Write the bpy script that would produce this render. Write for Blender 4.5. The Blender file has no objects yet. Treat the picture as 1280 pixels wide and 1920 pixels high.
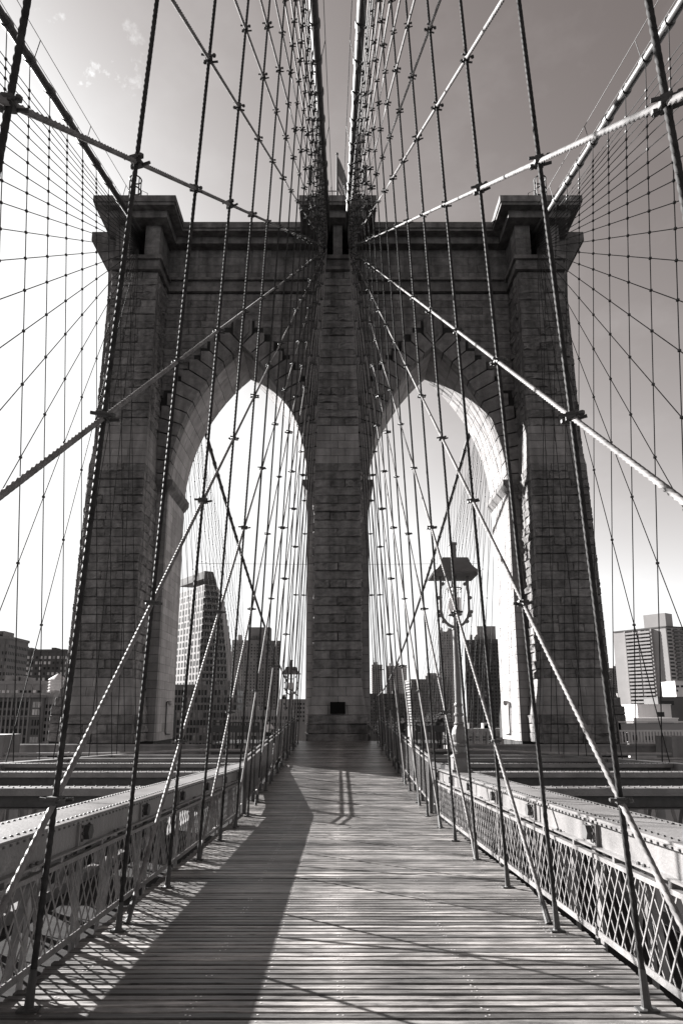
import bpy, math, random
from mathutils import Vector, Matrix, Quaternion
R = math.radians
rnd = random.Random(7)
scene = bpy.context.scene
col = scene.collection

# ------------------------------------------------------------------ camera, sky, sun, exposure
cam_d = bpy.data.cameras.new('camera'); cam = bpy.data.objects.new('camera', cam_d); col.objects.link(cam)
cam.location = (0, 0, 0); cam.rotation_euler = (R(90 + 12), 0, 0)
cam_d.sensor_width = 36; cam_d.sensor_height = 36; cam_d.sensor_fit = 'AUTO'
cam_d.lens = 1240 / 1920 * 36
cam_d.shift_y = 116.4 / 1920; cam_d.shift_x = 7 / 1920
cam_d.clip_start = 0.1; cam_d.clip_end = 20000
scene.camera = cam

SUN_AZ, SUN_EL = 50.0, 22.5           # degrees to the left of straight ahead, above horizon
sv = Vector((-math.sin(R(SUN_AZ)) * math.cos(R(SUN_EL)), math.cos(R(SUN_AZ)) * math.cos(R(SUN_EL)), math.sin(R(SUN_EL))))
w = bpy.data.worlds.new('World'); scene.world = w; w.use_nodes = True
nt = w.node_tree; nt.nodes.clear()
def wn(t, **k):
    n = nt.nodes.new(t)
    for a, b in k.items(): setattr(n, a, b)
    return n
sky = wn('ShaderNodeTexSky'); sky.sky_type = 'NISHITA'; sky.sun_disc = False
sky.sun_elevation = R(SUN_EL); sky.sun_rotation = R(360 - SUN_AZ)
sky.altitude = 0; sky.air_density = 1.0; sky.dust_density = 1.0; sky.ozone_density = 1.0
sep = wn('ShaderNodeSeparateColor'); nt.links.new(sky.outputs[0], sep.inputs[0])
# black and white film behind a light red filter: mostly the red channel of the sky
m1 = wn('ShaderNodeMath', operation='MULTIPLY'); m1.inputs[1].default_value = 0.85
m2 = wn('ShaderNodeMath', operation='MULTIPLY_ADD'); m2.inputs[1].default_value = 0.15
nt.links.new(sep.outputs[0], m1.inputs[0]); nt.links.new(sep.outputs[1], m2.inputs[0]); nt.links.new(m1.outputs[0], m2.inputs[2])
# thin clouds
tc = wn('ShaderNodeTexCoord')
mp = wn('ShaderNodeMapping'); mp.inputs['Scale'].default_value = (5, 5, 9); mp.inputs['Location'].default_value = (1.3, 0.4, 0.2)
nt.links.new(tc.outputs['Generated'], mp.inputs[0])
nz = wn('ShaderNodeTexNoise'); nz.inputs['Scale'].default_value = 1.6; nz.inputs['Detail'].default_value = 9; nz.inputs['Roughness'].default_value = 0.6
nt.links.new(mp.outputs[0], nz.inputs['Vector'])
rp = wn('ShaderNodeValToRGB'); rp.color_ramp.elements[0].position = 0.5; rp.color_ramp.elements[0].color = (0, 0, 0, 1)
rp.color_ramp.elements[1].position = 0.78; rp.color_ramp.elements[1].color = (1, 1, 1, 1)
nt.links.new(nz.outputs[0], rp.inputs[0])
# a small group of bright cloud scraps high on the left
nz2 = wn('ShaderNodeTexNoise'); nz2.inputs['Scale'].default_value = 26; nz2.inputs['Detail'].default_value = 6; nz2.inputs['Roughness'].default_value = 0.62
nt.links.new(tc.outputs['Generated'], nz2.inputs['Vector'])
rp2 = wn('ShaderNodeValToRGB'); rp2.color_ramp.elements[0].position = 0.6; rp2.color_ramp.elements[0].color = (0, 0, 0, 1)
rp2.color_ramp.elements[1].position = 0.72; rp2.color_ramp.elements[1].color = (1, 1, 1, 1)
nt.links.new(nz2.outputs[0], rp2.inputs[0])
dist = wn('ShaderNodeVectorMath', operation='DISTANCE'); dist.inputs[1].default_value = Vector((-0.287, 0.62, 0.73)).normalized()
nt.links.new(tc.outputs['Generated'], dist.inputs[0])
mr = wn('ShaderNodeMapRange'); mr.inputs[1].default_value = 0.03; mr.inputs[2].default_value = 0.085; mr.inputs[3].default_value = 1; mr.inputs[4].default_value = 0
nt.links.new(dist.outputs['Value'], mr.inputs[0])
mm = wn('ShaderNodeMath', operation='MULTIPLY'); nt.links.new(rp2.outputs[0], mm.inputs[0]); nt.links.new(mr.outputs[0], mm.inputs[1])
mm2 = wn('ShaderNodeMath', operation='MULTIPLY_ADD'); mm2.inputs[1].default_value = 2.2
nt.links.new(mm.outputs[0], mm2.inputs[0])
mm3 = wn('ShaderNodeMath', operation='MULTIPLY'); mm3.inputs[1].default_value = 0.22
nt.links.new(rp.outputs[0], mm3.inputs[0]); nt.links.new(mm3.outputs[0], mm2.inputs[2])
pw = wn('ShaderNodeMath', operation='POWER'); pw.inputs[1].default_value = 1.4; nt.links.new(m2.outputs[0], pw.inputs[0])   # contrast of the film
mn = wn('ShaderNodeMath', operation='MINIMUM'); mn.inputs[1].default_value = 4.6; nt.links.new(pw.outputs[0], mn.inputs[0])   # the glow next to the sun is the sun lamp's
add = wn('ShaderNodeMath', operation='ADD'); nt.links.new(mn.outputs[0], add.inputs[0]); nt.links.new(mm2.outputs[0], add.inputs[1])
# warm toning of the print: greys lean to brown, white stays white
rel = wn('ShaderNodeMath', operation='DIVIDE'); rel.inputs[1].default_value = 4.7; rel.use_clamp = True; nt.links.new(add.outputs[0], rel.inputs[0])
tint = wn('ShaderNodeCombineColor'); nt.links.new(add.outputs[0], tint.inputs[0])
for ch, ex in ((1, 0.085), (2, 0.11)):
    pe = wn('ShaderNodeMath', operation='POWER'); pe.inputs[1].default_value = ex; nt.links.new(rel.outputs[0], pe.inputs[0])
    mc = wn('ShaderNodeMath', operation='MULTIPLY'); nt.links.new(pe.outputs[0], mc.inputs[0]); nt.links.new(add.outputs[0], mc.inputs[1]); nt.links.new(mc.outputs[0], tint.inputs[ch])
bg = wn('ShaderNodeBackground'); bg.inputs['Strength'].default_value = 0.05
nt.links.new(tint.outputs[0], bg.inputs['Color'])
wo = wn('ShaderNodeOutputWorld'); nt.links.new(bg.outputs[0], wo.inputs['Surface'])

sun_d = bpy.data.lights.new('sun', 'SUN'); sun_d.energy = 5.0; sun_d.angle = R(0.5); sun_d.color = (1, 0.985, 0.97)
sun = bpy.data.objects.new('sun', sun_d); col.objects.link(sun)
sun.rotation_euler = sv.to_track_quat('Z', 'Y').to_euler()
sun.location = sv * 200

scene.view_settings.view_transform = 'Standard'; scene.view_settings.look = 'None'
scene.view_settings.gamma = 1; scene.view_settings.use_curve_mapping = False
scene.view_settings.exposure = 2.25
scene.render.resolution_x = 682; scene.render.resolution_y = 1024
if hasattr(scene, 'cycles'):
    scene.cycles.max_bounces = 6; scene.cycles.diffuse_bounces = 3

# ------------------------------------------------------------------ materials
MATS = {}
def mat(name, g, rough=0.8, nscale=3.0, namt=0.25, rand=0.0, bump=0.0, bscale=None, stretch=(1, 1, 1), metal=0.0, spec=0.5, streak=0.0, coat=0.0):
    m = bpy.data.materials.new(name); m.use_nodes = True
    t = m.node_tree; b = t.nodes['Principled BSDF']
    L = t.links.new
    N = lambda ty: t.nodes.new(ty)
    b.inputs['Roughness'].default_value = rough; b.inputs['Metallic'].default_value = metal
    b.inputs['Specular IOR Level'].default_value = spec
    geo = N('ShaderNodeNewGeometry'); oi = N('ShaderNodeObjectInfo')
    mpn = N('ShaderNodeMapping'); mpn.inputs['Scale'].default_value = stretch
    L(geo.outputs['Position'], mpn.inputs[0])
    if rand:      # every piece samples its own bit of grain
        ofs = N('ShaderNodeVectorMath'); ofs.operation = 'ADD'
        cmb = N('ShaderNodeMath'); cmb.operation = 'ADD'
        L(oi.outputs['Random'], cmb.inputs[0]); L(geo.outputs['Random Per Island'], cmb.inputs[1])
        mu = N('ShaderNodeMath'); mu.operation = 'MULTIPLY'; mu.inputs[1].default_value = 37
        L(cmb.outputs[0], mu.inputs[0]); L(mpn.outputs[0], ofs.inputs[0]); L(mu.outputs[0], ofs.inputs[1])
        vec = ofs.outputs[0]
    else:
        vec = mpn.outputs[0]
    nz = N('ShaderNodeTexNoise'); nz.inputs['Scale'].default_value = nscale; nz.inputs['Detail'].default_value = 8; nz.inputs['Roughness'].default_value = 0.65
    L(vec, nz.inputs['Vector'])
    mr = N('ShaderNodeMapRange'); mr.inputs[1].default_value = 0.3; mr.inputs[2].default_value = 0.7
    mr.inputs[3].default_value = 1 - namt; mr.inputs[4].default_value = 1 + namt
    L(nz.outputs[0], mr.inputs[0]); val = mr.outputs[0]
    if rand:
        fr = N('ShaderNodeMath'); fr.operation = 'FRACT'; mu2 = N('ShaderNodeMath'); mu2.operation = 'MULTIPLY'; mu2.inputs[1].default_value = 7.31
        L(cmb.outputs[0], mu2.inputs[0]); L(mu2.outputs[0], fr.inputs[0])
        m3 = N('ShaderNodeMapRange'); m3.inputs[3].default_value = 1 - rand; m3.inputs[4].default_value = 1 + rand
        L(fr.outputs[0], m3.inputs[0])
        m4 = N('ShaderNodeMath'); m4.operation = 'MULTIPLY'; L(val, m4.inputs[0]); L(m3.outputs[0], m4.inputs[1]); val = m4.outputs[0]
    if streak:    # rain and soot runs
        mp2 = N('ShaderNodeMapping'); mp2.inputs['Scale'].default_value = (1.6, 1.6, 0.10); L(geo.outputs['Position'], mp2.inputs[0])
        n2 = N('ShaderNodeTexNoise'); n2.inputs['Scale'].default_value = 1.0; n2.inputs['Detail'].default_value = 6; L(mp2.outputs[0], n2.inputs['Vector'])
        m5 = N('ShaderNodeMapRange'); m5.inputs[1].default_value = 0.35; m5.inputs[2].default_value = 0.65; m5.inputs[3].default_value = 1 - streak; m5.inputs[4].default_value = 1 + streak * 0.5
        L(n2.outputs[0], m5.inputs[0])
        m6 = N('ShaderNodeMath'); m6.operation = 'MULTIPLY'; L(val, m6.inputs[0]); L(m5.outputs[0], m6.inputs[1]); val = m6.outputs[0]
    sc = N('ShaderNodeVectorMath'); sc.operation = 'SCALE'; sc.inputs[0].default_value = (g, g * 0.962, g * 0.955)
    L(val, sc.inputs['Scale']); L(sc.outputs[0], b.inputs['Base Color'])
    if bump:
        nb = N('ShaderNodeTexNoise'); nb.inputs['Scale'].default_value = bscale or nscale * 4; nb.inputs['Detail'].default_value = 8
        L(vec, nb.inputs['Vector'])
        bp = N('ShaderNodeBump'); bp.inputs['Strength'].default_value = min(1, bump); bp.inputs['Distance'].default_value = 0.03 * max(1, bump)
        L(nb.outputs[0], bp.inputs['Height']); L(bp.outputs[0], b.inputs['Normal'])
    if coat: b.inputs['Coat Weight'].default_value = coat
    MATS[name] = m
    return m
mat('stone', 0.15, 0.92, 2.2, 0.42, 0.2, 1.6, 6, streak=0.35, spec=0.2)
mat('flare_stone', 0.205, 0.9, 1.3, 0.2, 0.12, 0.5, 9, streak=0.3, spec=0.2)
mat('ashlar', 0.28, 0.9, 1.3, 0.16, 0.14, 0.5, 9, streak=0.2, spec=0.2)
mat('granite', 0.13, 0.9, 1.6, 0.4, 0.15, 1.0, 7, streak=0.35, spec=0.2)
mat('voussoir_stone', 0.175, 0.9, 1.8, 0.35, 0.15, 1.0, 7, streak=0.3, spec=0.2)
mat('joint', 0.02, 0.95, 3, 0.3)
mat('steel', 0.165, 0.36, 2.6, 0.2, 0.0, 0.25, 30, streak=0.2)
mat('lattice_steel', 0.165, 0.4, 5, 0.35, 0.14, 0.3, 40)
mat('rivet_and_shade_steel', 0.06, 0.6, 6, 0.3)
mat('rope', 0.028, 0.75, 9, 0.6, 0.1, 0.0, spec=0.12)
mat('stay_rope', 0.16, 0.7, 7, 0.5, 0.0, 0.0, spec=0.15)
mat('rope_thin', 0.05, 0.6, 4, 0.2, 0.0, metal=0.2)
mat('cable', 0.05, 0.5, 3, 0.4, 0.0, 0.2, 20, spec=0.3)
mat('iron', 0.035, 0.6, 8, 0.3, 0.0, 0.2, 30)
mat('dark_paint', 0.05, 0.5, 4, 0.25)
mat('lamp_paint', 0.11, 0.5, 5, 0.2, 0.0, 0.15, 30)
mat('pipe', 0.24, 0.45, 2, 0.25)
mat('asphalt', 0.03, 1.0, 2, 0.35, 0, 0.4, 40, spec=0.03)
mat('marking', 0.7, 0.8, 6, 0.25)
mat('concrete', 0.2, 0.85, 1.2, 0.2, 0, 0.4, 12, streak=0.25)
mat('earth', 0.10, 0.95, 0.05, 0.4)
mat('water', 0.03, 0.15, 0.2, 0.2, 0, 0.6, 0.5)
mat('white_wall', 0.5, 0.8, 0.1, 0.06, streak=0.08)
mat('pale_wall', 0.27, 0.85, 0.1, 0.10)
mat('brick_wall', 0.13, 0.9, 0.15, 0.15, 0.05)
mat('dark_wall', 0.07, 0.9, 0.15, 0.18, 0.05)
mat('mid_wall', 0.2, 0.9, 0.15, 0.12, 0.05)
mat('pane', 0.02, 0.35, 0.5, 0.2, 0.5, spec=0.15)
mat('pane_light', 0.40, 0.3, 0.5, 0.3, 0.5, spec=0.5)
mat('blind', 0.13, 0.7, 0.5, 0.3, 0.6, spec=0.2)
mat('leaf', 0.07, 0.8, 0.8, 0.4, 0.4)
mat('bark', 0.08, 0.95, 3, 0.3)
mat('skin', 0.35, 0.6, 5, 0.1)
mat('white_cloth', 0.75, 0.9, 8, 0.1)
mat('dark_cloth', 0.02, 0.9, 8, 0.2)
mat('mid_cloth', 0.10, 0.9, 8, 0.2)
mat('flag_cloth', 0.14, 0.9, 3, 0.2)
mat('flag_white', 0.6, 0.9, 3, 0.1)
mat('glass_lamp', 0.85, 0.25, 3, 0.05)

def wood_mat():
    m = bpy.data.materials.new('weathered_wood'); m.use_nodes = True
    t = m.node_tree; b = t.nodes['Principled BSDF']; L = t.links.new; N = t.nodes.new
    geo = N('ShaderNodeNewGeometry'); oi = N('ShaderNodeObjectInfo')
    s = N('ShaderNodeMath'); s.operation = 'ADD'; L(oi.outputs['Random'], s.inputs[0]); L(geo.outputs['Random Per Island'], s.inputs[1])
    k = N('ShaderNodeMath'); k.operation = 'MULTIPLY'; k.inputs[1].default_value = 53; L(s.outputs[0], k.inputs[0])
    mp = N('ShaderNodeMapping'); mp.inputs['Scale'].default_value = (1.3, 42, 42); L(geo.outputs['Position'], mp.inputs[0])
    o = N('ShaderNodeVectorMath'); o.operation = 'ADD'; L(mp.outputs[0], o.inputs[0]); L(k.outputs[0], o.inputs[1])
    n1 = N('ShaderNodeTexNoise'); n1.inputs['Scale'].default_value = 1.0; n1.inputs['Detail'].default_value = 7; n1.inputs['Roughness'].default_value = 0.7; L(o.outputs[0], n1.inputs['Vector'])
    n2 = N('ShaderNodeTexNoise'); n2.inputs['Scale'].default_value = 1.1; n2.inputs['Detail'].default_value = 5; L(geo.outputs['Position'], n2.inputs['Vector'])
    mp3 = N('ShaderNodeMapping'); mp3.inputs['Scale'].default_value = (2.2, 9, 9); L(geo.outputs['Position'], mp3.inputs[0])
    o3 = N('ShaderNodeVectorMath'); o3.operation = 'ADD'; L(mp3.outputs[0], o3.inputs[0]); L(k.outputs[0], o3.inputs[1])
    n3 = N('ShaderNodeTexNoise'); n3.inputs['Scale'].default_value = 1.0; n3.inputs['Detail'].default_value = 8; n3.inputs['Roughness'].default_value = 0.75; L(o3.outputs[0], n3.inputs['Vector'])
    def rng(src, a, c, lo=0.3, hi=0.7):
        r = N('ShaderNodeMapRange'); r.inputs[1].default_value = lo; r.inputs[2].default_value = hi; r.inputs[3].default_value = a; r.inputs[4].default_value = c; L(src, r.inputs[0]); return r.outputs[0]
    fr = N('ShaderNodeMath'); fr.operation = 'FRACT'; k2 = N('ShaderNodeMath'); k2.operation = 'MULTIPLY'; k2.inputs[1].default_value = 9.17
    L(s.outputs[0], k2.inputs[0]); L(k2.outputs[0], fr.inputs[0])
    vals = [rng(n1.outputs[0], 0.35, 1.5), rng(n2.outputs[0], 0.6, 1.3), rng(n3.outputs[0], 0.3, 1.5, 0.32, 0.62), rng(fr.outputs[0], 0.4, 1.6, 0, 1)]
    sx = N('ShaderNodeSeparateXYZ'); L(geo.outputs['Position'], sx.inputs[0])
    ab = N('ShaderNodeMath'); ab.operation = 'ABSOLUTE'; L(sx.outputs[0], ab.inputs[0])
    wob = N('ShaderNodeMath'); wob.operation = 'MULTIPLY_ADD'; wob.inputs[1].default_value = 0.9; L(n3.outputs[0], wob.inputs[0]); L(ab.outputs[0], wob.inputs[2])
    vals.append(rng(wob.outputs[0], 1.75, 1.0, 0.35, 0.95))
    kv = N('ShaderNodeTexVoronoi'); kv.inputs['Scale'].default_value = 1.0
    mpk = N('ShaderNodeMapping'); mpk.inputs['Scale'].default_value = (1.7, 8.1, 8.1); L(geo.outputs['Position'], mpk.inputs[0])
    ok = N('ShaderNodeVectorMath'); ok.operation = 'ADD'; L(mpk.outputs[0], ok.inputs[0]); L(k.outputs[0], ok.inputs[1]); L(ok.outputs[0], kv.inputs['Vector'])
    vals.append(rng(kv.outputs['Distance'], 0.25, 1.0, 0.05, 0.12))
    v = vals[0]
    for x in vals[1:]:
        q = N('ShaderNodeMath'); q.operation = 'MULTIPLY'; L(v, q.inputs[0]); L(x, q.inputs[1]); v = q.outputs[0]
    sc = N('ShaderNodeVectorMath'); sc.operation = 'SCALE'; sc.inputs[0].default_value = (0.155, 0.147, 0.143); L(v, sc.inputs['Scale']); L(sc.outputs[0], b.inputs['Base Color'])
    b.inputs['Roughness'].default_value = 0.5; b.inputs['Specular IOR Level'].default_value = 0.5
    L(rng(n3.outputs[0], 0.27, 0.58), b.inputs['Roughness'])
    bp = N('ShaderNodeBump'); bp.inputs['Strength'].default_value = 0.7; bp.inputs['Distance'].default_value = 0.006; L(n1.outputs[0], bp.inputs['Height']); L(bp.outputs[0], b.inputs['Normal'])
    MATS['wood'] = m
wood_mat()

# ------------------------------------------------------------------ mesh helpers
class MB:
    def __init__(s): s.v = []; s.f = []
    def add(s, vs, fs):
        o = len(s.v); s.v += [tuple(p) for p in vs]; s.f += [tuple(i + o for i in q) for q in fs]; return s
    def hexa(s, b, t):   # bottom ring of four, top ring of four (counter-clockwise seen from above)
        return s.add(list(b) + list(t), [(3, 2, 1, 0), (4, 5, 6, 7), (0, 1, 5, 4), (1, 2, 6, 5), (2, 3, 7, 6), (3, 0, 4, 7)])
    def box(s, x0, x1, y0, y1, z0, z1):
        if x0 > x1: x0, x1 = x1, x0
        if y0 > y1: y0, y1 = y1, y0
        if z0 > z1: z0, z1 = z1, z0
        return s.hexa([(x0, y0, z0), (x1, y0, z0), (x1, y1, z0), (x0, y1, z0)], [(x0, y0, z1), (x1, y0, z1), (x1, y1, z1), (x0, y1, z1)])
    def bar(s, p, q, wx, wz, up=(0, 0, 1)):    # rectangular bar from p to q
        p, q = Vector(p), Vector(q); d = (q - p).normalized(); u = Vector(up)
        if abs(d.dot(u)) > 0.99: u = Vector((0, 1, 0))
        a = d.cross(u).normalized() * wx / 2; b = a.cross(d).normalized() * wz / 2
        rp = [p - a - b, p + a - b, p + a + b, p - a + b]; rq = [x + (q - p) for x in rp]
        return s.add(rp + rq, [(0, 1, 2, 3), (7, 6, 5, 4), (0, 4, 5, 1), (1, 5, 6, 2), (2, 6, 7, 3), (3, 7, 4, 0)])
    def tube(s, pts, rad, n=8, cap=True):
        pts = [Vector(p) for p in pts]; rads = rad if isinstance(rad, (list, tuple)) else [rad] * len(pts)
        o = len(s.v); ref = None
        for i, p in enumerate(pts):
            d = (pts[min(i + 1, len(pts) - 1)] - pts[max(i - 1, 0)]).normalized()
            if ref is None:
                ref = Vector((0, 0, 1)) if abs(d.z) < 0.9 else Vector((1, 0, 0))
            a = d.cross(ref).normalized(); b = a.cross(d).normalized(); ref = b
            for k in range(n):
                t = 2 * math.pi * k / n
                s.v.append(tuple(p + (a * math.cos(t) + b * math.sin(t)) * rads[i]))
        for i in range(len(pts) - 1):
            for k in range(n):
                k2 = (k + 1) % n
                s.f.append((o + i * n + k, o + i * n + k2, o + (i + 1) * n + k2, o + (i + 1) * n + k))
        if cap:
            s.f.append(tuple(o + k for k in range(n))[::-1]); e = o + (len(pts) - 1) * n; s.f.append(tuple(e + k for k in range(n)))
        return s
    def lathe(s, prof, n=12, c=(0, 0, 0)):     # prof: (r, z)
        o = len(s.v)
        for r, z in prof:
            for k in range(n):
                t = 2 * math.pi * k / n; s.v.append((c[0] + r * math.cos(t), c[1] + r * math.sin(t), c[2] + z))
        for i in range(len(prof) - 1):
            for k in range(n):
                k2 = (k + 1) % n; s.f.append((o + i * n + k, o + i * n + k2, o + (i + 1) * n + k2, o + (i + 1) * n + k))
        s.f.append(tuple(o + k for k in range(n))[::-1]); e = o + (len(prof) - 1) * n; s.f.append(tuple(e + k for k in range(n)))
        return s
    def prism(s, poly, y0, y1):   # polygon in XZ pulled along Y
        n = len(poly); a = [(x, y0, z) for x, z in poly]; b = [(x, y1, z) for x, z in poly]
        return s.add(a + b, [tuple(range(n)), tuple(range(2 * n - 1, n - 1, -1))] + [(i, i + n, (i + 1) % n + n, (i + 1) % n) for i in range(n)])
    def merge(s, o, M=None):
        return s.add([(M @ Vector(p)) if M else p for p in o.v], o.f)
    def mesh(s, name, m, smooth=False):
        me = bpy.data.meshes.new(name); me.from_pydata(s.v, [], s.f); me.update()
        if m: me.materials.append(MATS[m] if isinstance(m, str) else m)
        if smooth:
            for p in me.polygons: p.use_smooth = True
        return me
    def build(s, name, m, parent=None, smooth=False):
        return link(name, s.mesh(name, m, smooth), parent)
def link(name, me, parent=None, M=None):
    o = bpy.data.objects.new(name, me); col.objects.link(o)
    if parent is not None: o.parent = parent
    if M is not None: o.matrix_basis = M
    return o
def fixn(o):
    import bmesh
    bm = bmesh.new(); bm.from_mesh(o.data); bmesh.ops.recalc_face_normals(bm, faces=bm.faces); bm.to_mesh(o.data); bm.free(); return o
def tag(o, label=None, cat=None, group=None, kind=None):
    if label: o['label'] = label
    if cat: o['category'] = cat
    if group: o['group'] = group
    if kind: o['kind'] = kind
    return o
def empty(name, loc=(0, 0, 0)):
    o = bpy.data.objects.new(name, None); col.objects.link(o); o.location = loc; o.empty_display_size = 0.3; return o
def sub(parent):  # children are written in world coordinates
    return Matrix.Translation(-Vector(parent.location))
ORD = 'first second third fourth fifth sixth seventh eighth ninth tenth eleventh twelfth thirteenth fourteenth fifteenth sixteenth seventeenth eighteenth nineteenth twentieth'.split()
def ordn(i): return ORD[i] if i < 20 else 'twenty-' + ORD[i - 20]
SIDE = {-1: 'left', 1: 'right'}

# ------------------------------------------------------------------ levels (eye at z = 0)
RAMP0, TOWER_F, WALL, BACK = 19.0, 42.6, 45.6, 50.75
TB = WALL + BACK - TOWER_F                      # rear buttress face
def deck(y):
    z0 = -2.07 - 0.033 * y
    if y <= RAMP0: return z0
    zr = -2.07 - 0.033 * RAMP0
    return zr + (y - RAMP0) * (-1.58 - zr) / (TOWER_F - RAMP0)
def chord_top(y): return -0.85 - 0.033 * y
def inner_x(z): return 2.41 - 0.0445 * (z + 2.3)
def outer_x(z): return 14.85 - 0.077 * (35.5 - z)
def cable_z(y):
    if y <= 46.0:
        s = 46.0 - y; return 36.4 - 0.32 * s + 0.00066 * s * s
    s = y - 50.3
    if s < 0: return 36.4 + 0.1 * (1 - abs(y - 48.15) / 2.15)
    return 36.4 - 0.375 * s + 0.00115 * s * s

# ------------------------------------------------------------------ ground, water, road
g = MB(); g.add([(-9000, 150, -43), (9000, 150, -43), (9000, 14000, -43), (-9000, 14000, -43)], [(0, 1, 2, 3)])
tag(g.build('ground', 'earth'), kind='structure')
g = MB(); g.add([(-9000, -3000, -44), (9000, -3000, -44), (9000, 160, -44), (-9000, 160, -44)], [(0, 1, 2, 3)])
tag(g.build('water', 'water'), kind='structure')
for sd in (-1, 1):
    g = MB(); ys = [-12 + i * 4 for i in range(46)]
    for a, b in zip(ys, ys[1:]):
        za, zb = chord_top(min(a, 48)) - 5.6, chord_top(min(b, 48)) - 5.6
        g.hexa([(sd * 3.6 if sd > 0 else -11.6, a, za - .3), (11.6 if sd > 0 else -3.6, a, za - .3), (11.6 if sd > 0 else -3.6, b, zb - .3), (sd * 3.6 if sd > 0 else -11.6, b, zb - .3)],
               [(sd * 3.6 if sd > 0 else -11.6, a, za), (11.6 if sd > 0 else -3.6, a, za), (11.6 if sd > 0 else -3.6, b, zb), (sd * 3.6 if sd > 0 else -11.6, b, zb)])
    road = tag(g.build('road', 'asphalt'), kind='structure')
    mk = MB()
    for i in range(14):
        a = -4 + i * 6.0
        for xx in (6.25, 8.9):
            z = chord_top(min(a, 46)) - 5.596
            mk.add([(sd * xx - .07, a, z), (sd * xx + .07, a, z), (sd * xx + .07, a + 2.4, z - .033 * 2.4), (sd * xx - .07, a + 2.4, z - .033 * 2.4)], [(0, 1, 2, 3)])
    tag(mk.build('lane_marking', 'marking', road), kind='stuff')

# ------------------------------------------------------------------ boardwalk
PW = 0.123
bw = MB()
for x in (-2.3, -1.15, 0, 1.15, 2.3):
    for a, b in ((0.5, RAMP0), (RAMP0, TOWER_F - 0.3)):
        bw.bar((x, a, deck(a) - .05 - .13), (x, b, deck(b) - .05 - .13), .1, .24)
y = 1.2
while y < TOWER_F - 1:
    bw.box(-2.62, 2.62, y, y + .16, deck(y) - .55, deck(y) - .31); y += 2.33
boardwalk = tag(bw.build('boardwalk', 'dark_paint'), kind='structure')
plank_me = []
for v in range(6):
    b = MB(); n = 9; hw = PW / 2 - 0.0115 - 0.003 * (v % 3); rr = random.Random(v)
    x0, x1 = -2.66 - rr.uniform(0, .05), 2.66 + rr.uniform(0, .05)
    vs = []
    for i in range(n + 1):
        x = x0 + (x1 - x0) * i / n; cup = rr.uniform(-.0025, .0025); w1 = rr.uniform(-.003, .0025); w2 = rr.uniform(-.0025, .003)
        vs += [(x, -hw + w1, -.045), (x, -hw + w1, -.006 + cup), (x, -hw + .006 + w1, cup), (x, hw - .006 + w2, cup + rr.uniform(-.002, .002)), (x, hw + w2, -.006 + cup), (x, hw + w2, -.045)]
    fs = []
    for i in range(n):
        for k in range(5):
            a = i * 6 + k; fs.append((a, a + 6, a + 7, a + 1))
    fs += [(0, 1, 2, 3, 4, 5), tuple(n * 6 + k for k in (5, 4, 3, 2, 1, 0))]
    b.add(vs, fs); plank_me.append(b.mesh('plank', 'wood'))
far = MB(); nails = MB(); y = 1.6; i = 0
def nail(x, y, z, r=.007):
    nails.add([(x - r, y - r, z), (x + r, y - r, z), (x + r, y + r, z), (x - r, y + r, z)], [(0, 1, 2, 3)])
while y < TOWER_F - 0.35:
    sl = (deck(y + .06) - deck(y - .06)) / .12
    M = Matrix.Translation((rnd.uniform(-.015, .015), y, deck(y) + rnd.uniform(-.003, .003))) @ Matrix.Rotation(math.atan(sl) + rnd.uniform(-.015, .015), 4, 'X') @ Matrix.Rotation(rnd.uniform(-.0008, .0008), 4, 'Z')
    if i < 300:
        link('plank', plank_me[rnd.randrange(6)], boardwalk, M)
    else:
        me = plank_me[i % 6]; far.add([M @ v.co for v in me.vertices], [tuple(p.vertices) for p in me.polygons])
    for x in (-1.15, 0.02, 1.15, -2.3, 2.3, -.62):
        if rnd.random() < (.9 if x == -.62 else .55):
            for dx in ((-.02, .02) if x != -.62 else (0,)):
                nail(x + dx + rnd.uniform(-.01, .01), y + rnd.uniform(-.02, .02), deck(y) + .0045)
    i += 1; y += PW
tag(far.build('plank_rest', 'wood', boardwalk), kind='stuff')
mat('nail', 0.75, 0.35, 5, 0.1, metal=0.6)
tag(nails.build('nail_heads', 'nail', boardwalk), kind='stuff')

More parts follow.
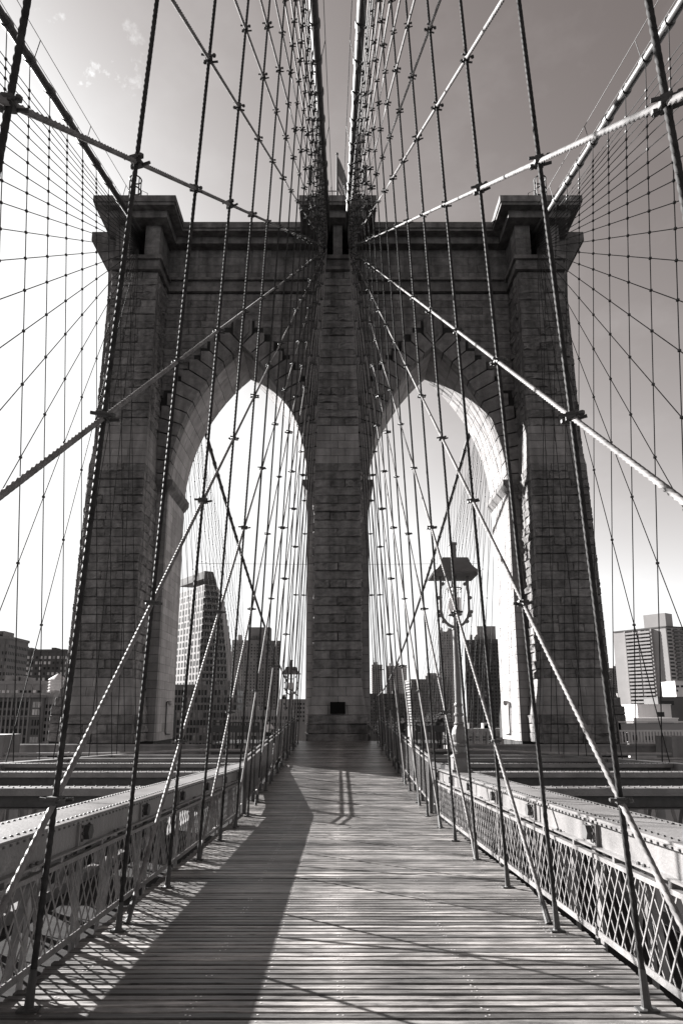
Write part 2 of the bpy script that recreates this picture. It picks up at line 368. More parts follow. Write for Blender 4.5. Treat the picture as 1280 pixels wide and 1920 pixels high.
# ------------------------------------------------------------------ trusses beside the walkway
CX0, CX1, CH = 2.82, 3.45, 0.29       # chord inner face, outer face, depth
YA, YB = 0.6, 43.5
def truss(sd):
    X = lambda x: sd * x
    t = empty('lattice_truss', (sd * 3.1, YA, chord_top(YA)))
    tag(t, 'riveted steel lattice truss along the %s edge of the boardwalk, %s' % (SIDE[sd], 'its inner side in shade' if sd < 0 else 'its inner side sunlit'), 'truss', 'walkway trusses')
    P = Matrix.Translation(-Vector(t.location))
    def put(name, mb, m, parent=t, **k):
        o = mb.build(name, m, parent, **k); o.matrix_basis = P if parent is t else Matrix.Identity(4); fixn(o); return o
    c = MB()
    def run(x0, x1, z0, z1, ya=YA, yb=YB, mb=c):
        a, b = sorted((X(x0), X(x1)))
        mb.hexa([(a, ya, chord_top(ya) + z0), (b, ya, chord_top(ya) + z0), (b, yb, chord_top(yb) + z0), (a, yb, chord_top(yb) + z0)],
                [(a, ya, chord_top(ya) + z1), (b, ya, chord_top(ya) + z1), (b, yb, chord_top(yb) + z1), (a, yb, chord_top(yb) + z1)])
    run(CX0 - .03, CX1 + .03, -.022, 0); run(CX0, CX0 + .03, -CH, -.0225); run(CX1 - .03, CX1, -CH, -.0225)
    run(CX0 - .07, CX0 + .09, -CH - .02, -CH - .0005); run(CX1 - .09, CX1 + .07, -CH - .02, -CH - .0005)
    run(CX0 - .055, CX0 - .0005, -.05, -.0225)
    put('top_chord', c, 'steel')
    # bottom chord of the deep truss, far below
    c = MB(); run(CX0 + .1, CX1 - .1, -5.5, -5.1, mb=c); put('bottom_chord', c, 'steel')
    # rivets
    rv = MB(); y = YA + .1
    dome = [(.019, 0), (.017, .008), (.009, .014)]
    while y < 26:
        for x in (CX0 + .06, CX1 - .06):
            rv.lathe(dome, 6, (X(x), y, chord_top(y)))
        if y < 20:
            rv.add([(X(CX0 - .055), y + dx, chord_top(y) - .036 + dz) for dx, dz in ((-.014, -.012), (.014, -.012), (.014, .012), (-.014, .012))] +
                   [(X(CX0 - .07), y + dx, chord_top(y) - .036 + dz) for dx, dz in ((-.009, -.008), (.009, -.008), (.009, .008), (-.009, .008))],
                   [(4, 5, 6, 7), (0, 1, 5, 4), (1, 2, 6, 5), (2, 3, 7, 6), (3, 0, 4, 7)])
        y += .125
    tag(put('rivet_heads', rv, 'rivet_and_shade_steel'), kind='stuff')
    # panel points: pin plate, hexagonal nut, stiffener; truss posts and diagonals below
    k = 0; y = 3.15
    while y < YB - 1:
        zt = chord_top(y)
        b = MB(); b.box(X(CX0 - .012), X(CX0), y - .13, y + .11, zt - CH, zt - .06); pl = put('pin_plate', b, 'steel')
        b = MB(); b.add(*ngon_cyl((X(CX0 - .012), y, zt - .17), (X(CX0 - .075), y, zt - .17), .085, 6)); put('pin_nut', b, 'rivet_and_shade_steel' if sd > 0 else 'iron')
        b = MB()
        for dy in (-.105, .085):
            for dz in (-.1, -.17, -.24): b.add(*ngon_cyl((X(CX0 - .012), y + dy, zt + dz), (X(CX0 - .03), y + dy, zt + dz), .018, 6))
        if y < 20: tag(put('bolt_heads', b, 'rivet_and_shade_steel'), kind='stuff')
        b = MB(); b.box(X(CX0 - .03), X(CX0), y - .235, y - .205, zt - CH, zt - .06); put('stiffener', b, 'steel')
        if y < 26:
            b = MB()
            for xx in (CX0 + .06, CX1 - .06):
                b.bar((X(xx), y + .1, zt - CH - .02), (X(xx), y - .25, zt - 5.2), .10, .03, up=(1, 0, 0))
            put('truss_post', b, 'steel')
            b = MB()
            b.bar((X(3.0), y + .05, zt - CH), (X(3.0), y + 2.1, zt - 5.2), .09, .03, up=(1, 0, 0)); put('truss_diagonal', b, 'steel')
        if y < 20:
            b = MB()
            for q in range(2):
                yy = y + .95 + q * .12; b.lathe([(.022, 0), (.02, .018), (.008, .026)], 6, (X(CX0 - .04), yy, chord_top(yy) - CH))
            tag(put('bolt_heads', b, 'rivet_and_shade_steel'), kind='stuff')
        y += 2.33; k += 1
    # lattice screen
    xs = 2.76; L0, L1 = .81, .06      # above the deck
    ya, yb = 1.0, RAMP0 + .35
    b = MB()
    def rail(x0, x1, z0, z1):
        a, c2 = sorted((X(x0), X(x1)))
        zz = lambda y: -2.07 - .033 * y
        b.hexa([(a, ya, zz(ya) + z0), (c2, ya, zz(ya) + z0), (c2, yb, zz(yb) + z0), (a, yb, zz(yb) + z0)], [(a, ya, zz(ya) + z1), (c2, ya, zz(ya) + z1), (c2, yb, zz(yb) + z1), (a, yb, zz(yb) + z1)])
    rail(xs - .012, xs - .004, L0, L0 + .045); rail(xs - .004, xs + .05, L0 + .037, L0 + .045); put('top_rail', b, 'lattice_steel')
    b = MB(); rail(xs - .018, xs - .005, L1 - .03, L1 + .035); rail(xs - .005, xs + .05, L1 - .03, L1 - .02); put('bottom_rail', b, 'lattice_steel')
    pitch, h = .19, L0 - L1 + .02; runl = h / .14 * .095
    bars = []
    for s2 in (-1, 1):
        me = MB(); me.add([(q * .004, d * .0105 + e * runl / 2 * s2 - .033 * 0, e * h / 2) for e in (-1, 1) for q, d in ((-1, -1), (1, -1), (1, 1), (-1, 1))],
                          [(3, 2, 1, 0), (4, 5, 6, 7), (0, 1, 5, 4), (1, 2, 6, 5), (2, 3, 7, 6), (3, 0, 4, 7)])
        bars.append(me.mesh('lattice_bar', 'lattice_steel'))
    n = int((yb - ya) / pitch)
    for s2 in (0, 1):
        for q in range(n):
            yy = ya + .3 + q * pitch
            if yy > yb - .25: break
            Mx = P @ Matrix.Translation((X(xs - .004 + .009 * s2), yy, -2.07 - .033 * yy + (L0 + L1) / 2 + .0)) @ Matrix.Rotation(-.033, 4, 'X')
            link('lattice_bar', bars[s2], t, Mx)
    # inclined flat plates behind the lattice
    y = 3.9
    while y < yb - 1:
        zz = -2.07 - .033 * y
        b = MB(); b.bar((X(xs + .055), y, zz + L1 - .02), (X(xs + .055), y + .22, zz + L0 + .03), .012, .075, up=(1, 0, 0)); put('brace_plate', b, 'lattice_steel')
        if sd < 0 or True:
            b = MB(); b.bar((X(xs + .075), y + .66, zz + L1 - .02), (X(xs + .075), y + .36, zz + L0 + .03), .012, .055, up=(1, 0, 0)); put('brace_plate', b, 'lattice_steel')
        y += 1.165 * 2
    # brackets between lattice and chord
    y = 2.4
    while y < yb:
        b = MB(); b.box(X(xs), X(CX0 + .06), y, y + .05, chord_top(y) - CH - .12, chord_top(y) - CH - .02); put('bracket', b, 'steel'); y += 1.165
    return t
def ngon_cyl(p, q, r, n):
    p, q = Vector(p), Vector(q); d = (q - p).normalized(); ref = Vector((0, 0, 1)) if abs(d.z) < .9 else Vector((1, 0, 0))
    a = d.cross(ref).normalized(); b = a.cross(d)
    vs = [tuple(c + (a * math.cos(2 * math.pi * k / n) + b * math.sin(2 * math.pi * k / n)) * r) for c in (p, q) for k in range(n)]
    return vs, [tuple(range(n))[::-1], tuple(range(n, 2 * n))] + [(k, (k + 1) % n, (k + 1) % n + n, k + n) for k in range(n)]
for sd in (-1, 1): truss(sd)

# overhead floor beams from the inner to the outer truss, and the outer trusses
for sd in (-1, 1):
    ys = [6.9, 12.5, 18.1, 24.0, 29.8, 35.4]
    for j, y in enumerate(ys):
        zt = chord_top(y) - .02
        t = empty('overhead_girder', (sd * 7.5, y, zt))
        tag(t, '%s steel girder spanning the roadway on the %s, %s from the camera' % ('riveted', SIDE[sd], ordn(j)), 'girder', 'girders over the roadway')
        a, c = sorted((sd * 3.5, sd * 11.6)); P = sub(t)
        b = MB(); b.box(a, c, y - .2, y + .2, zt - .03, zt); b.box(a, c, y - .2, y - .18, zt - .13, zt - .0305); b.box(a, c, y + .18, y + .2, zt - .13, zt - .0305)
        o = b.build('top_flange', 'steel', t); o.matrix_basis = P
        b = MB(); b.box(a, c, y - .015, y + .015, zt - .34, zt - .031); o = b.build('web', 'rivet_and_shade_steel', t); o.matrix_basis = P  # web coloured darker to stand for the top flange's shade; paint is the same
        b = MB(); b.box(a, c, y - .17, y + .17, zt - .36, zt - .3405); o = b.build('bottom_flange', 'rivet_and_shade_steel', t); o.matrix_basis = P
        if j < 4:
            b = MB(); x = a + .2
            while x < c:
                for dy in (-.12, .12): b.lathe([(.022, 0), (.018, .012), (.006, .018)], 6, (x, y + dy, zt))
                x += .2
            o = tag(b.build('rivet_heads', 'rivet_and_shade_steel', t), kind='stuff'); o.matrix_basis = P
    # outer truss
    t = empty('outer_truss', (sd * 11.9, 10, chord_top(10)))
    tag(t, 'tall steel truss on the far side of the %s roadway' % SIDE[sd], 'truss', 'outer trusses'); P = sub(t)
    b = MB(); yb = 44.0
    a, c = sorted((sd * 11.65, sd * 12.15))
    def run2(b, z0, z1, ya=6, yb=44.0):
        b.hexa([(a, ya, chord_top(ya) + z0), (c, ya, chord_top(ya) + z0), (c, yb, chord_top(yb) + z0), (a, yb, chord_top(yb) + z0)], [(a, ya, chord_top(ya) + z1), (c, ya, chord_top(ya) + z1), (c, yb, chord_top(yb) + z1), (a, yb, chord_top(yb) + z1)])
    run2(b, -.32, -.02); o = b.build('top_chord', 'steel', t); o.matrix_basis = P
    b = MB(); run2(b, -5.6, -5.2); o = b.build('bottom_chord', 'steel', t); o.matrix_basis = P
    y = 7.0
    while y < 43:
        b = MB(); b.box(sd * 11.75, sd * 12.05, y, y + .16, chord_top(y) - 5.19, chord_top(y) - .33); o = b.build('truss_post', 'steel', t); o.matrix_basis = P
        for x2, q in ((11.8, 2.33), (12.0, -2.33)):
            b = MB(); b.bar((sd * x2, y, chord_top(y) - .34), (sd * x2, y + q, chord_top(y + q) - 5.18), .03, .12, up=(1, 0, 0)); o = b.build('truss_diagonal', 'steel', t); o.matrix_basis = P
        y += 2.33

# ------------------------------------------------------------------ tower
tower = empty('bridge_tower', (0, (WALL + BACK) / 2, -1.7))
tag(tower, 'great stone bridge tower with two pointed arches', 'tower')
TP = sub(tower)
def tput(name, mb, m, fix=True, **k):
    o = mb.build(name, m, tower, **k); o.matrix_basis = TP
    if fix: fixn(o)
    return o
AX0, AX1, SPR, APX = 2.2, 12.28, 16.1, 27.4
ACX = (AX0 + AX1) / 2; AH = (AX1 - AX0) / 2
RISE = APX - SPR
XC = (RISE * RISE - AH * AH) / (2 * AH); RAD = XC + AH
AMAX = math.atan2(RISE, XC)
def arc(side, t, r=RAD):      # side -1: left half of an arch centred on x = 0
    a = t * AMAX
    return (side * (r * math.cos(a) - XC), SPR + r * math.sin(a))
def arch_half(z, extra=0.0):  # half opening width at height z
    if z <= SPR: return AH + extra
    r = RAD + extra; q = r * r - (z - SPR) ** 2
    return max(0.0, math.sqrt(q) - XC) if q > 0 else 0.0
ZB = -1.75            # foot of the masonry in view
DEEP = -44.0
CI = 0.07             # stones stand this proud of the core
core = MB()
# piers between ground and spring, wall above the arches
core.box(-AX0 + CI, AX0 - CI, WALL + CI, BACK - CI, DEEP, 36)
for sd in (-1, 1):
    core.box(sd * (AX1 + CI), sd * 16.4, WALL + CI, BACK - CI, DEEP, 36)
    for half in (-1, 1):
        n = 14
        for i in range(n):
            (xa, za), (xb, zb) = arc(half, i / n, RAD + CI), arc(half, (i + 1) / n, RAD + CI)
            xa += sd * ACX; xb += sd * ACX
            if abs(xa - xb) < 1e-6: continue
            core.prism([(xa, za), (xb, zb), (xb, 35.9), (xa, 35.9)], WALL + CI, BACK - CI)
    if True:
        xo = sd * ACX
        core.prism([(xo - .6, APX + .05), (xo + .6, APX + .05), (xo + .6, 35.9), (xo - .6, 35.9)], WALL + CI + .002, BACK - CI - .002)
# buttress profile: (z, inner x or half-width offset, front y)
BUT_O = [(ZB, 12.80, 17.30, 42.25), (-0.2, 12.80, 17.30, 42.25), (2.1, 13.10, 17.02, 42.6), (16.6, 13.12, 16.98, 42.62), (19.4, 13.2, 16.6, 42.95), (31.9, 13.22, 16.58, 43.0)]
BUT_C = [(ZB, -1.87, 1.87, 42.25), (-0.2, -1.87, 1.87, 42.25), (2.1, -1.53, 1.53, 42.6), (16.6, -1.55, 1.55, 42.62), (19.4, -1.43, 1.43, 42.95), (31.9, -1.41, 1.41, 43.0)]
def prof(P, z):
    for a, b in zip(P, P[1:]):
        if a[0] <= z <= b[0]:
            t = (z - a[0]) / (b[0] - a[0]); return [a[k] + (b[k] - a[k]) * t for k in (1, 2, 3)]
    return list(P[-1][1:])
def mirror(P): return [(z, -b, -a, y) for z, a, b, y in P]
BUTS = [('o', -1, mirror(BUT_O)), ('c', 0, BUT_C), ('o', 1, BUT_O)]
for kind, sd, P in BUTS:
    for a, b in zip(P, P[1:]):
        for rear in (False, True):
            ya, yb_ = a[3] + CI, b[3] + CI
            if rear: ra, rb_ = WALL + BACK - ya, WALL + BACK - yb_
            q = [(a[1] + CI, ya if not rear else BACK - .3, a[0]), (a[2] - CI, ya if not rear else BACK - .3, a[0]), (a[2] - CI, WALL + .3 if not rear else ra, a[0]), (a[1] + CI, WALL + .3 if not rear else ra, a[0])]
            p = [(b[1] + CI, yb_ if not rear else BACK - .3, b[0]), (b[2] - CI, yb_ if not rear else BACK - .3, b[0]), (b[2] - CI, WALL + .3 if not rear else rb_, b[0]), (b[1] + CI, WALL + .3 if not rear else rb_, b[0])]
            core.hexa(q, p)
SIDEB = [(DEEP, 19.2), (0.2, 19.2), (2.2, 18.4), (16.6, 18.0), (19.4, 17.75), (31.5, 17.6)]
def side_x(z):
    for (z0, x0), (z1, x1) in zip(SIDEB, SIDEB[1:]):
        if z0 <= z <= z1: return x0 + (x1 - x0) * (z - z0) / (z1 - z0)
    return SIDEB[-1][1]
# outward side buttresses of the end piers
for sd in (-1, 1):
    for (z0, x0), (z1, x1) in zip(SIDEB, SIDEB[1:]):
        a0, b0 = sorted((sd * 16.3, sd * (x0 - .05))); a1, b1 = sorted((sd * 16.3, sd * (x1 - .05)))
        core.hexa([(a0, 45.2, z0), (b0, 45.2, z0), (b0, 51.2, z0), (a0, 51.2, z0)], [(a1, 45.2, z1), (b1, 45.2, z1), (b1, 51.2, z1), (a1, 51.2, z1)])
tput('masonry_core', core, 'joint')

# rough stone unit meshes: x, z in -.5...5, face at y = 0, body to y = 1
def rough_mesh(seed, amp=1.0):
    r = random.Random(seed); nx, nz_ = 6, 4; m = .05
    b = MB(); vs = []
    xs = [-.5, -.5 + m * .6] + [-.5 + m * .6 + (1 - 1.2 * m) * i / (nx - 1) for i in range(1, nx - 1)] + [.5 - m * .6, .5]
    zs = [-.5, -.5 + m * 1.6] + [-.5 + m * 1.6 + (1 - 3.2 * m) * i / (nz_ - 1) for i in range(1, nz_ - 1)] + [.5 - m * 1.6, .5]
    ph = r.uniform(0, 6); ax = r.uniform(.6, 1.8); dz = r.uniform(-.35, .35)
    for j, z in enumerate(zs):
        for i, x in enumerate(xs):
            if i in (0, len(xs) - 1) or j in (0, len(zs) - 1): d = 0.0
            else:
                d = -amp * (.045 + .05 * math.sin(ph + ax * 5 * x + 3 * z) * r.uniform(.4, 1) + r.uniform(-.03, .05) + .09 * max(0, dz + z) * (1 if r.random() < .8 else .2))
            vs.append((x, d, z))
    W = len(xs); fs = [(j * W + i, j * W + i + 1, (j + 1) * W + i + 1, (j + 1) * W + i) for j in range(len(zs) - 1) for i in range(W - 1)]
    b.add(vs, fs)
    o = [(-.5, 0, -.5), (.5, 0, -.5), (.5, 0, .5), (-.5, 0, .5)]; q = [(x, 1, z) for x, _, z in o]
    b.add(o + q, [(0, 4, 5, 1), (1, 5, 6, 2), (2, 6, 7, 3), (3, 7, 4, 0)])
    return b
ROUGH = [rough_mesh(s, a) for s, a in enumerate((3.4, 1.2, 2.2, .7, 3.0, 1.7, 4.0, 1.0, 2.6, 1.4))]
ROUGH_ME = [b.mesh('stone', 'stone') for b in ROUGH]
stones = []       # (score, variant, matrix)
reveal = MB()
smooth = MB()     # dressed stones of the flares, walls and reveals
G = 0.013
def stone_front(x0, x1, z0, z1, yf, depth=.45):
    s = Matrix.Translation(((x0 + x1) / 2, yf, (z0 + z1) / 2)) @ Matrix.Diagonal((x1 - x0 - G, depth, z1 - z0 - 2 * G, 1))
    stones.append((abs((z0 + z1) / 2 - 1.0) + rnd.uniform(0, .4), rnd.randrange(10), s))
def stone_side(sd, xf, y0, y1, z0, z1, depth=.45):   # face looks towards +x (sd=1) or -x (sd=-1)
    rot = Matrix.Rotation(R(90) * sd, 4, 'Z')
    s = Matrix.Translation((xf, (y0 + y1) / 2, (z0 + z1) / 2)) @ rot @ Matrix.Diagonal((y1 - y0 - 2 * G, depth, z1 - z0 - 2 * G, 1))
    stones.append((20 + abs((z0 + z1) / 2 - 1.0) + rnd.uniform(0, .4), rnd.randrange(10), s))
def smooth_front(P, z0, z1, n_split):
    a0, b0, y0 = prof(P, z0 + .001); a1, b1, y1 = prof(P, z1 - .001)
    for (u, v) in n_split:
        e = G / (b0 - a0)
        q = [(a0 + (b0 - a0) * (u + e), y0, z0 + G), (a0 + (b0 - a0) * (v - e), y0, z0 + G), (a0 + (b0 - a0) * (v - e), y0 + .5, z0 + G), (a0 + (b0 - a0) * (u + e), y0 + .5, z0 + G)]
        p = [(a1 + (b1 - a1) * (u + e), y1, z1 - G), (a1 + (b1 - a1) * (v - e), y1, z1 - G), (a1 + (b1 - a1) * (v - e), y1 + .5, z1 - G), (a1 + (b1 - a1) * (u + e), y1 + .5, z1 - G)]
        smooth.hexa(q, p)
def smooth_side(sd, P, z0, z1, ys):   # sd: which way the face looks
    a0, b0, y0 = prof(P, z0 + .001); a1, b1, y1 = prof(P, z1 - .001)
    f0, f1 = (b0, b1) if sd > 0 else (a0, a1)
    for u, v in ys:
        def pt(f, y, z): return (f, y, z)
        q = [(f0 - sd * .4, u + G, z0 + G), (f0, u + G, z0 + G), (f0, v - G, z0 + G), (f0 - sd * .4, v - G, z0 + G)]
        p = [(f1 - sd * .4, u + G, z1 - G), (f1, u + G, z1 - G), (f1, v - G, z1 - G), (f1 - sd * .4, v - G, z1 - G)]
        if sd < 0: q = q[::-1]; p = p[::-1]
        smooth.hexa(q, p)
CH_ = 0.58
def split(n, jit=.05):
    e = [0] + [i / n + rnd.uniform(-jit, jit) for i in range(1, n)] + [1]
    return list(zip(e, e[1:]))
for kind, sd, P in BUTS:
    z = ZB; c = 0
    while z < 31.85:
        z1 = min(z + CH_, 31.9)
        flare = (-0.25 <= z < 2.0) or (16.55 <= z < 19.3)
        a, b, yf = prof(P, (z + z1) / 2)
        if kind == 'c': n = [1, 3, 1, 2][c % 4] if not flare else 2 + c % 2
        else: n = rnd.choice([1, 2, 2, 3, 3])
        sp = split(n, .06 if kind == 'o' else .01)
        if flare:
            smooth_front(P, z, z1, sp)
        else:
            for u, v in sp: stone_front(a + (b - a) * u, a + (b - a) * v, z, z1, yf + rnd.uniform(-.05, .05))
        # side faces
        for s2 in (-1, 1):
            if kind == 'o' and s2 == sd: 
                continue
            f = b if s2 > 0 else a
            y0 = yf + (.46 if not flare else .51); m = rnd.choice([1, 2])
            es = [y0 + (WALL - y0) * q for q in ([0, 1] if m == 1 else [0, rnd.uniform(.4, .6), 1])]
            for u, v in zip(es, es[1:]):
                if flare: smooth_side(s2, P, z, z1, [(u, v)])
                else: stone_side(s2, f, u, v, z, z1)
        if kind == 'o':      # outer side, seen only as a rim
            f = b if sd > 0 else a
            if flare: smooth_side(sd, P, z, z1, [(yf + .51, WALL)])
            else: stone_side(sd, f, yf + .46, WALL, z, z1)
            # side buttress stones facing the camera
            xo = side_x((z + z1) / 2)
            f0 = abs(f)
            if z < 31: stone_front(*sorted((sd * (f0 + .02), sd * xo)), z, z1, 45.15)
        z = z1; c += 1
# wall strips beside the arches, and walls above
z = ZB; c = 0
vr_len = 2.05
while z < 31.85:
    z1 = min(z + CH_, 31.9); zm = (z + z1) / 2
    for sd in (-1, 1):
        aO = abs(prof(BUT_O, zm)[0]); aC = prof(BUT_C, zm)[1]
        if z1 <= SPR + .3:
            segs = [(AX1, aO), (aC, AX0)]
        else:
            hw = arch_half(zm, (vr_len + .32) * (1 if zm < 24 else .84))
            if zm < SPR + 1.5: hw = max(hw, AH + .3)
            segs = [(ACX + hw, aO), (aC, ACX - hw)] if hw > 0 else [(aC, aO)]
        for x0, x1 in segs:
            L = x1 - x0
            if L < .12: continue
            n = max(1, int(L / rnd.uniform(1.7, 3.0)))
            for u, v in split(n, .12 if n > 1 else 0):
                xa, xb = sorted((sd * (x0 + L * u), sd * (x0 + L * v)))
                if z1 <= SPR + .3:
                    smooth.box(xa + G, xb - G, WALL, WALL + .4, z + G, z1 - G)
                else:
                    stones.append((60 + rnd.random() * 5, rnd.randrange(10), Matrix.Translation(((xa + xb) / 2, WALL + .03, zm)) @ Matrix.Diagonal((xb - xa - 2 * G, .4, z1 - z - 2 * G, 1)) @ Matrix.Diagonal((1, .35, 1, 1))))
    # arch reveals: dressed stones through the depth of the wall
    if z1 <= SPR + .3:
        for xf, face in ((AX1, -1), (AX0, 1), (-AX1, 1), (-AX0, -1)):
            ys = [WALL + .401, WALL + 1.3 + (c % 2) * .5, WALL + 2.9 + (c % 2) * .4, BACK]
            for u, v in zip(ys, ys[1:]):
                xa, xb = sorted((xf, xf - face * .35))
                reveal.box(xa, xb, u + G * .5, v - G * .5, z + G * .5, z1 - G * .5)
    z = z1; c += 1
# voussoirs and soffit stones
NV = 13
for sd in (-1, 1):
    for half in (-1, 1):
        for i in range(NV):
            t0, t1 = i / NV, (i + 1) / NV
            ln = vr_len if i < NV - 3 else vr_len * .85
            e = .0036
            p0, p1 = arc(half, t0 + e), arc(half, t1 - e)
            q0, q1 = arc(half, t0 + e, RAD + ln * .8), arc(half, t1 - e, RAD + ln * .8)
            cor = (q0[0], q1[1]) if abs(q0[0]) > abs(q1[0]) else (q1[0], q1[1])
            if i == NV - 1:
                q1 = (half * .72, q1[1]) if abs(q1[0]) < .72 else q1
                cor = (q0[0], q1[1])
                p1 = (half * .02, p1[1])
            poly = [(x + sd * ACX, z) for x, z in (p0, p1, q1, cor, q0)]
            b = MB(); b.prism(poly, WALL - .2 - rnd.uniform(0, .05), WALL + .7); o = tput('voussoir', b, 'voussoir_stone')
            # soffit rows
            r1 = RAD + .35
            a0, a1 = arc(half, t0 + e * .35), arc(half, t1 - e * .35); c0, c1 = arc(half, t0 + e * .35, r1), arc(half, t1 - e * .35, r1)
            if i == NV - 1: c1 = (half * .02, c1[1]); a1 = (half * .01, a1[1])
            ys = [WALL + .71, WALL + 2.0 + .5 * (i % 2), WALL + 3.5 + .4 * (i % 2), BACK]
            for u, v in zip(ys, ys[1:]):
                reveal.prism([(x + sd * ACX, z) for x, z in (a0, a1, c1, c0)], u + .01, v - .01)
    # keystone: pointed shield
    kx = sd * ACX
    b = MB(); b.prism([(kx - .71, 29.6), (kx - .71, 28.35), (kx, 27.42), (kx + .71, 28.35), (kx + .71, 29.6)], WALL - .22, WALL + .5); k = tput('keystone', b, 'granite')
    b = MB(); b.prism([(kx - .5, 29.45), (kx - .5, 28.45), (kx, 27.8), (kx + .5, 28.45), (kx + .5, 29.45)], WALL - .29, WALL - .2201); o = b.build('keystone_panel', 'granite', k); fixn(o)
    # impost mouldings at the springing
    for xf, face in ((AX1, -1), (AX0, 1)):
        pr = [(0, 16.25), (0, 15.75), (.36, 16.25), (.36, 16.62), (0, 16.62)]
        xx = sd * xf; dirx = face * sd
        b = MB(); b.prism([(xx + dirx * q, z) for q, z in pr], WALL - .3, BACK + .05)
        x_in = sd * (13.12 if xf == AX1 else 1.55)
        aa, bb = sorted((xx - dirx * .002, x_in))
        b.hexa([(aa, WALL - .03, 15.75), (bb, WALL - .03, 15.75), (bb, WALL + .3, 15.75), (aa, WALL + .3, 15.75)], [(aa, WALL - .3, 16.25), (bb, WALL - .3, 16.25), (bb, WALL + .3, 16.25), (aa, WALL + .3, 16.25)])
        b.box(aa, bb, WALL - .3, WALL + .3, 16.25, 16.62)
        tput('impost_moulding', b, 'granite')
tag(tput('dressed_stones', smooth, 'flare_stone'), kind='stuff'); tag(tput('reveal_stones', reveal, 'ashlar'), kind='stuff')
stones.sort(key=lambda s: s[0])
for sc, v, M in stones[:300]:
    link('stone', ROUGH_ME[v], tower, TP @ M)
rest = MB()
for sc, v, M in stones[300:]: rest.merge(ROUGH[v], M)
tag(tput('stone_rest', rest, 'stone', fix=False), kind='stuff')

# strings, upper shafts with cable niches, cornice
def fb(name, m, *boxes):
    b = MB()
    for q in boxes: b.box(*q)
    return tput(name, b, m)
yF, yR = TOWER_F, TB
for sd in (-1, 1):
    fb('string_course', 'granite', (sd * 1.5, sd * 13.2, WALL - .25, WALL + .35, 31.95, 32.35), (sd * 1.5, sd * 13.2, WALL - .12, WALL + .35, 32.351, 32.9), (sd * 1.5, sd * 13.2, WALL - .35, WALL + .35, 32.901, 33.1))
    z = 33.1; c = 0
    ups = MB()
    while z < 35.8:
        z1 = min(z + .68, 35.8); xs = [1.3, 4.2 + (c % 2), 7.3 - (c % 2) * .6, 10.2 + (c % 2) * .7, 13.3]
        for u, v in zip(xs, xs[1:]): ups.box(*sorted((sd * (u + .012), sd * (v - .012))), WALL + .05, WALL + .5, z + .01, z1 - .01)
        z = z1; c += 1
    tag(tput('upper_wall_stones', ups, 'granite'), kind='stuff')
def shaft(x0, x1, niches, sd):
    # band below, shaft pieces beside the niches, lintel, cap
    fb('moulding_band', 'granite', (x0 - .22, x1 + .22, yF + .1, yR - .1, 31.9, 32.15), (x0 - .12, x1 + .12, yF + .22, yR - .22, 32.151, 32.75), (x0 - .3, x1 + .3, yF + .02, yR - .02, 32.751, 33.05))
    b = MB(); e = [x0]
    for n0, n1 in niches: e += [n0, n1]
    e.append(x1)
    for u, v in zip(e[::2], e[1::2]):
        for z, z1 in ((33.051, 33.9), (33.9, 34.7), (34.7, 35.8)): b.box(u, v, yF + .35, yR - .35, z + .006, z1 - .006)
    tput('upper_shaft', b, 'granite')
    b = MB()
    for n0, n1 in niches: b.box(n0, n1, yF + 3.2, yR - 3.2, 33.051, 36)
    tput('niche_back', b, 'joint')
    fb('cap_band', 'granite', (x0 - .65, x1 + .65, yF - .45, yR + .45, 35.801, 36.4))
    fb('cap_slab', 'granite', (x0 - 1.3, x1 + 1.3, yF - 1.0, yR + 1.0, 36.401, 36.62), (x0 - 1.38, x1 + 1.38, yF - 1.08, yR + 1.08, 36.621, 37.14))
shaft(-16.45, -13.2, [(-15.42, -14.3)], -1)
shaft(13.2, 16.45, [(14.3, 15.42)], 1)
shaft(-1.45, 1.45, [(-1.06, -.34), (.34, 1.06)], 0)
for sd in (-1, 1):
    fb('cornice', 'granite', (sd * 2.4, sd * 12.3, WALL - 1.35, BACK + 1.35, 36.402, 36.6), (sd * 2.4, sd * 12.3, WALL - 1.45, BACK + 1.45, 36.601, 37.1))
    fb('cornice_band', 'granite', (sd * 2.12, sd * 12.53, WALL - .7, BACK + .7, 35.802, 36.4))
    # corbelled cornice on the outer side buttress
    b = MB()
    a = lambda z, x: [(sd * 16.46, 45.2, z), (sd * x, 45.2, z), (sd * x, 51.2, z), (sd * 16.46, 51.2, z)]
    for z0, z1, x0, x1 in ((31.3, 33.8, 17.62, 17.75), (33.801, 36.3, 17.8, 19.1), (36.301, 37.08, 19.25, 19.25)):
        q, p = a(z0, x0), a(z1, x1)
        if sd < 0: q, p = q[::-1], p[::-1]
        b.hexa(q, p)
    tput('side_cornice', b, 'granite')
# plaque
b = MB(); b.box(-.47, .47, 42.1, 42.6, .05, .78); mat('plaque_black', 0.006, 0.6, 4, 0.2, spec=0.05); pq = tput('plaque', b, 'plaque_black')
# ladder cages, railing, flag on top
def cage(x, y, z, label):
    t = empty('ladder_cage', (x, y, z)); tag(t, label, 'ladder cage', 'ladder cages on the tower')
    for zz in (.15, 1.1, 2.05):
        b = MB(); b.tube([(.42 * math.cos(R(a)), .42 * math.sin(R(a)), zz) for a in range(0, 361, 20)], .055, 5); b.build('hoop', 'iron', t)
    for a in range(0, 360, 36):
        b = MB(); b.tube([(.42 * math.cos(R(a)), .42 * math.sin(R(a)), 0), (.42 * math.cos(R(a)), .42 * math.sin(R(a)), 2.06)], .04, 5); b.build('cage_bar', 'iron', t)
    b = MB(); s = 1 if x > 0 else -1
    b.tube([(-s * .5, 0, 0), (-s * .5, 0, 1.1), (-s * .95, 0, .85), (-s * .95, 0, 0)], .03, 5); b.build('handrail', 'iron', t)
cage(-15.1, 42.3, 37.14, 'round ladder cage on the left end of the tower top')
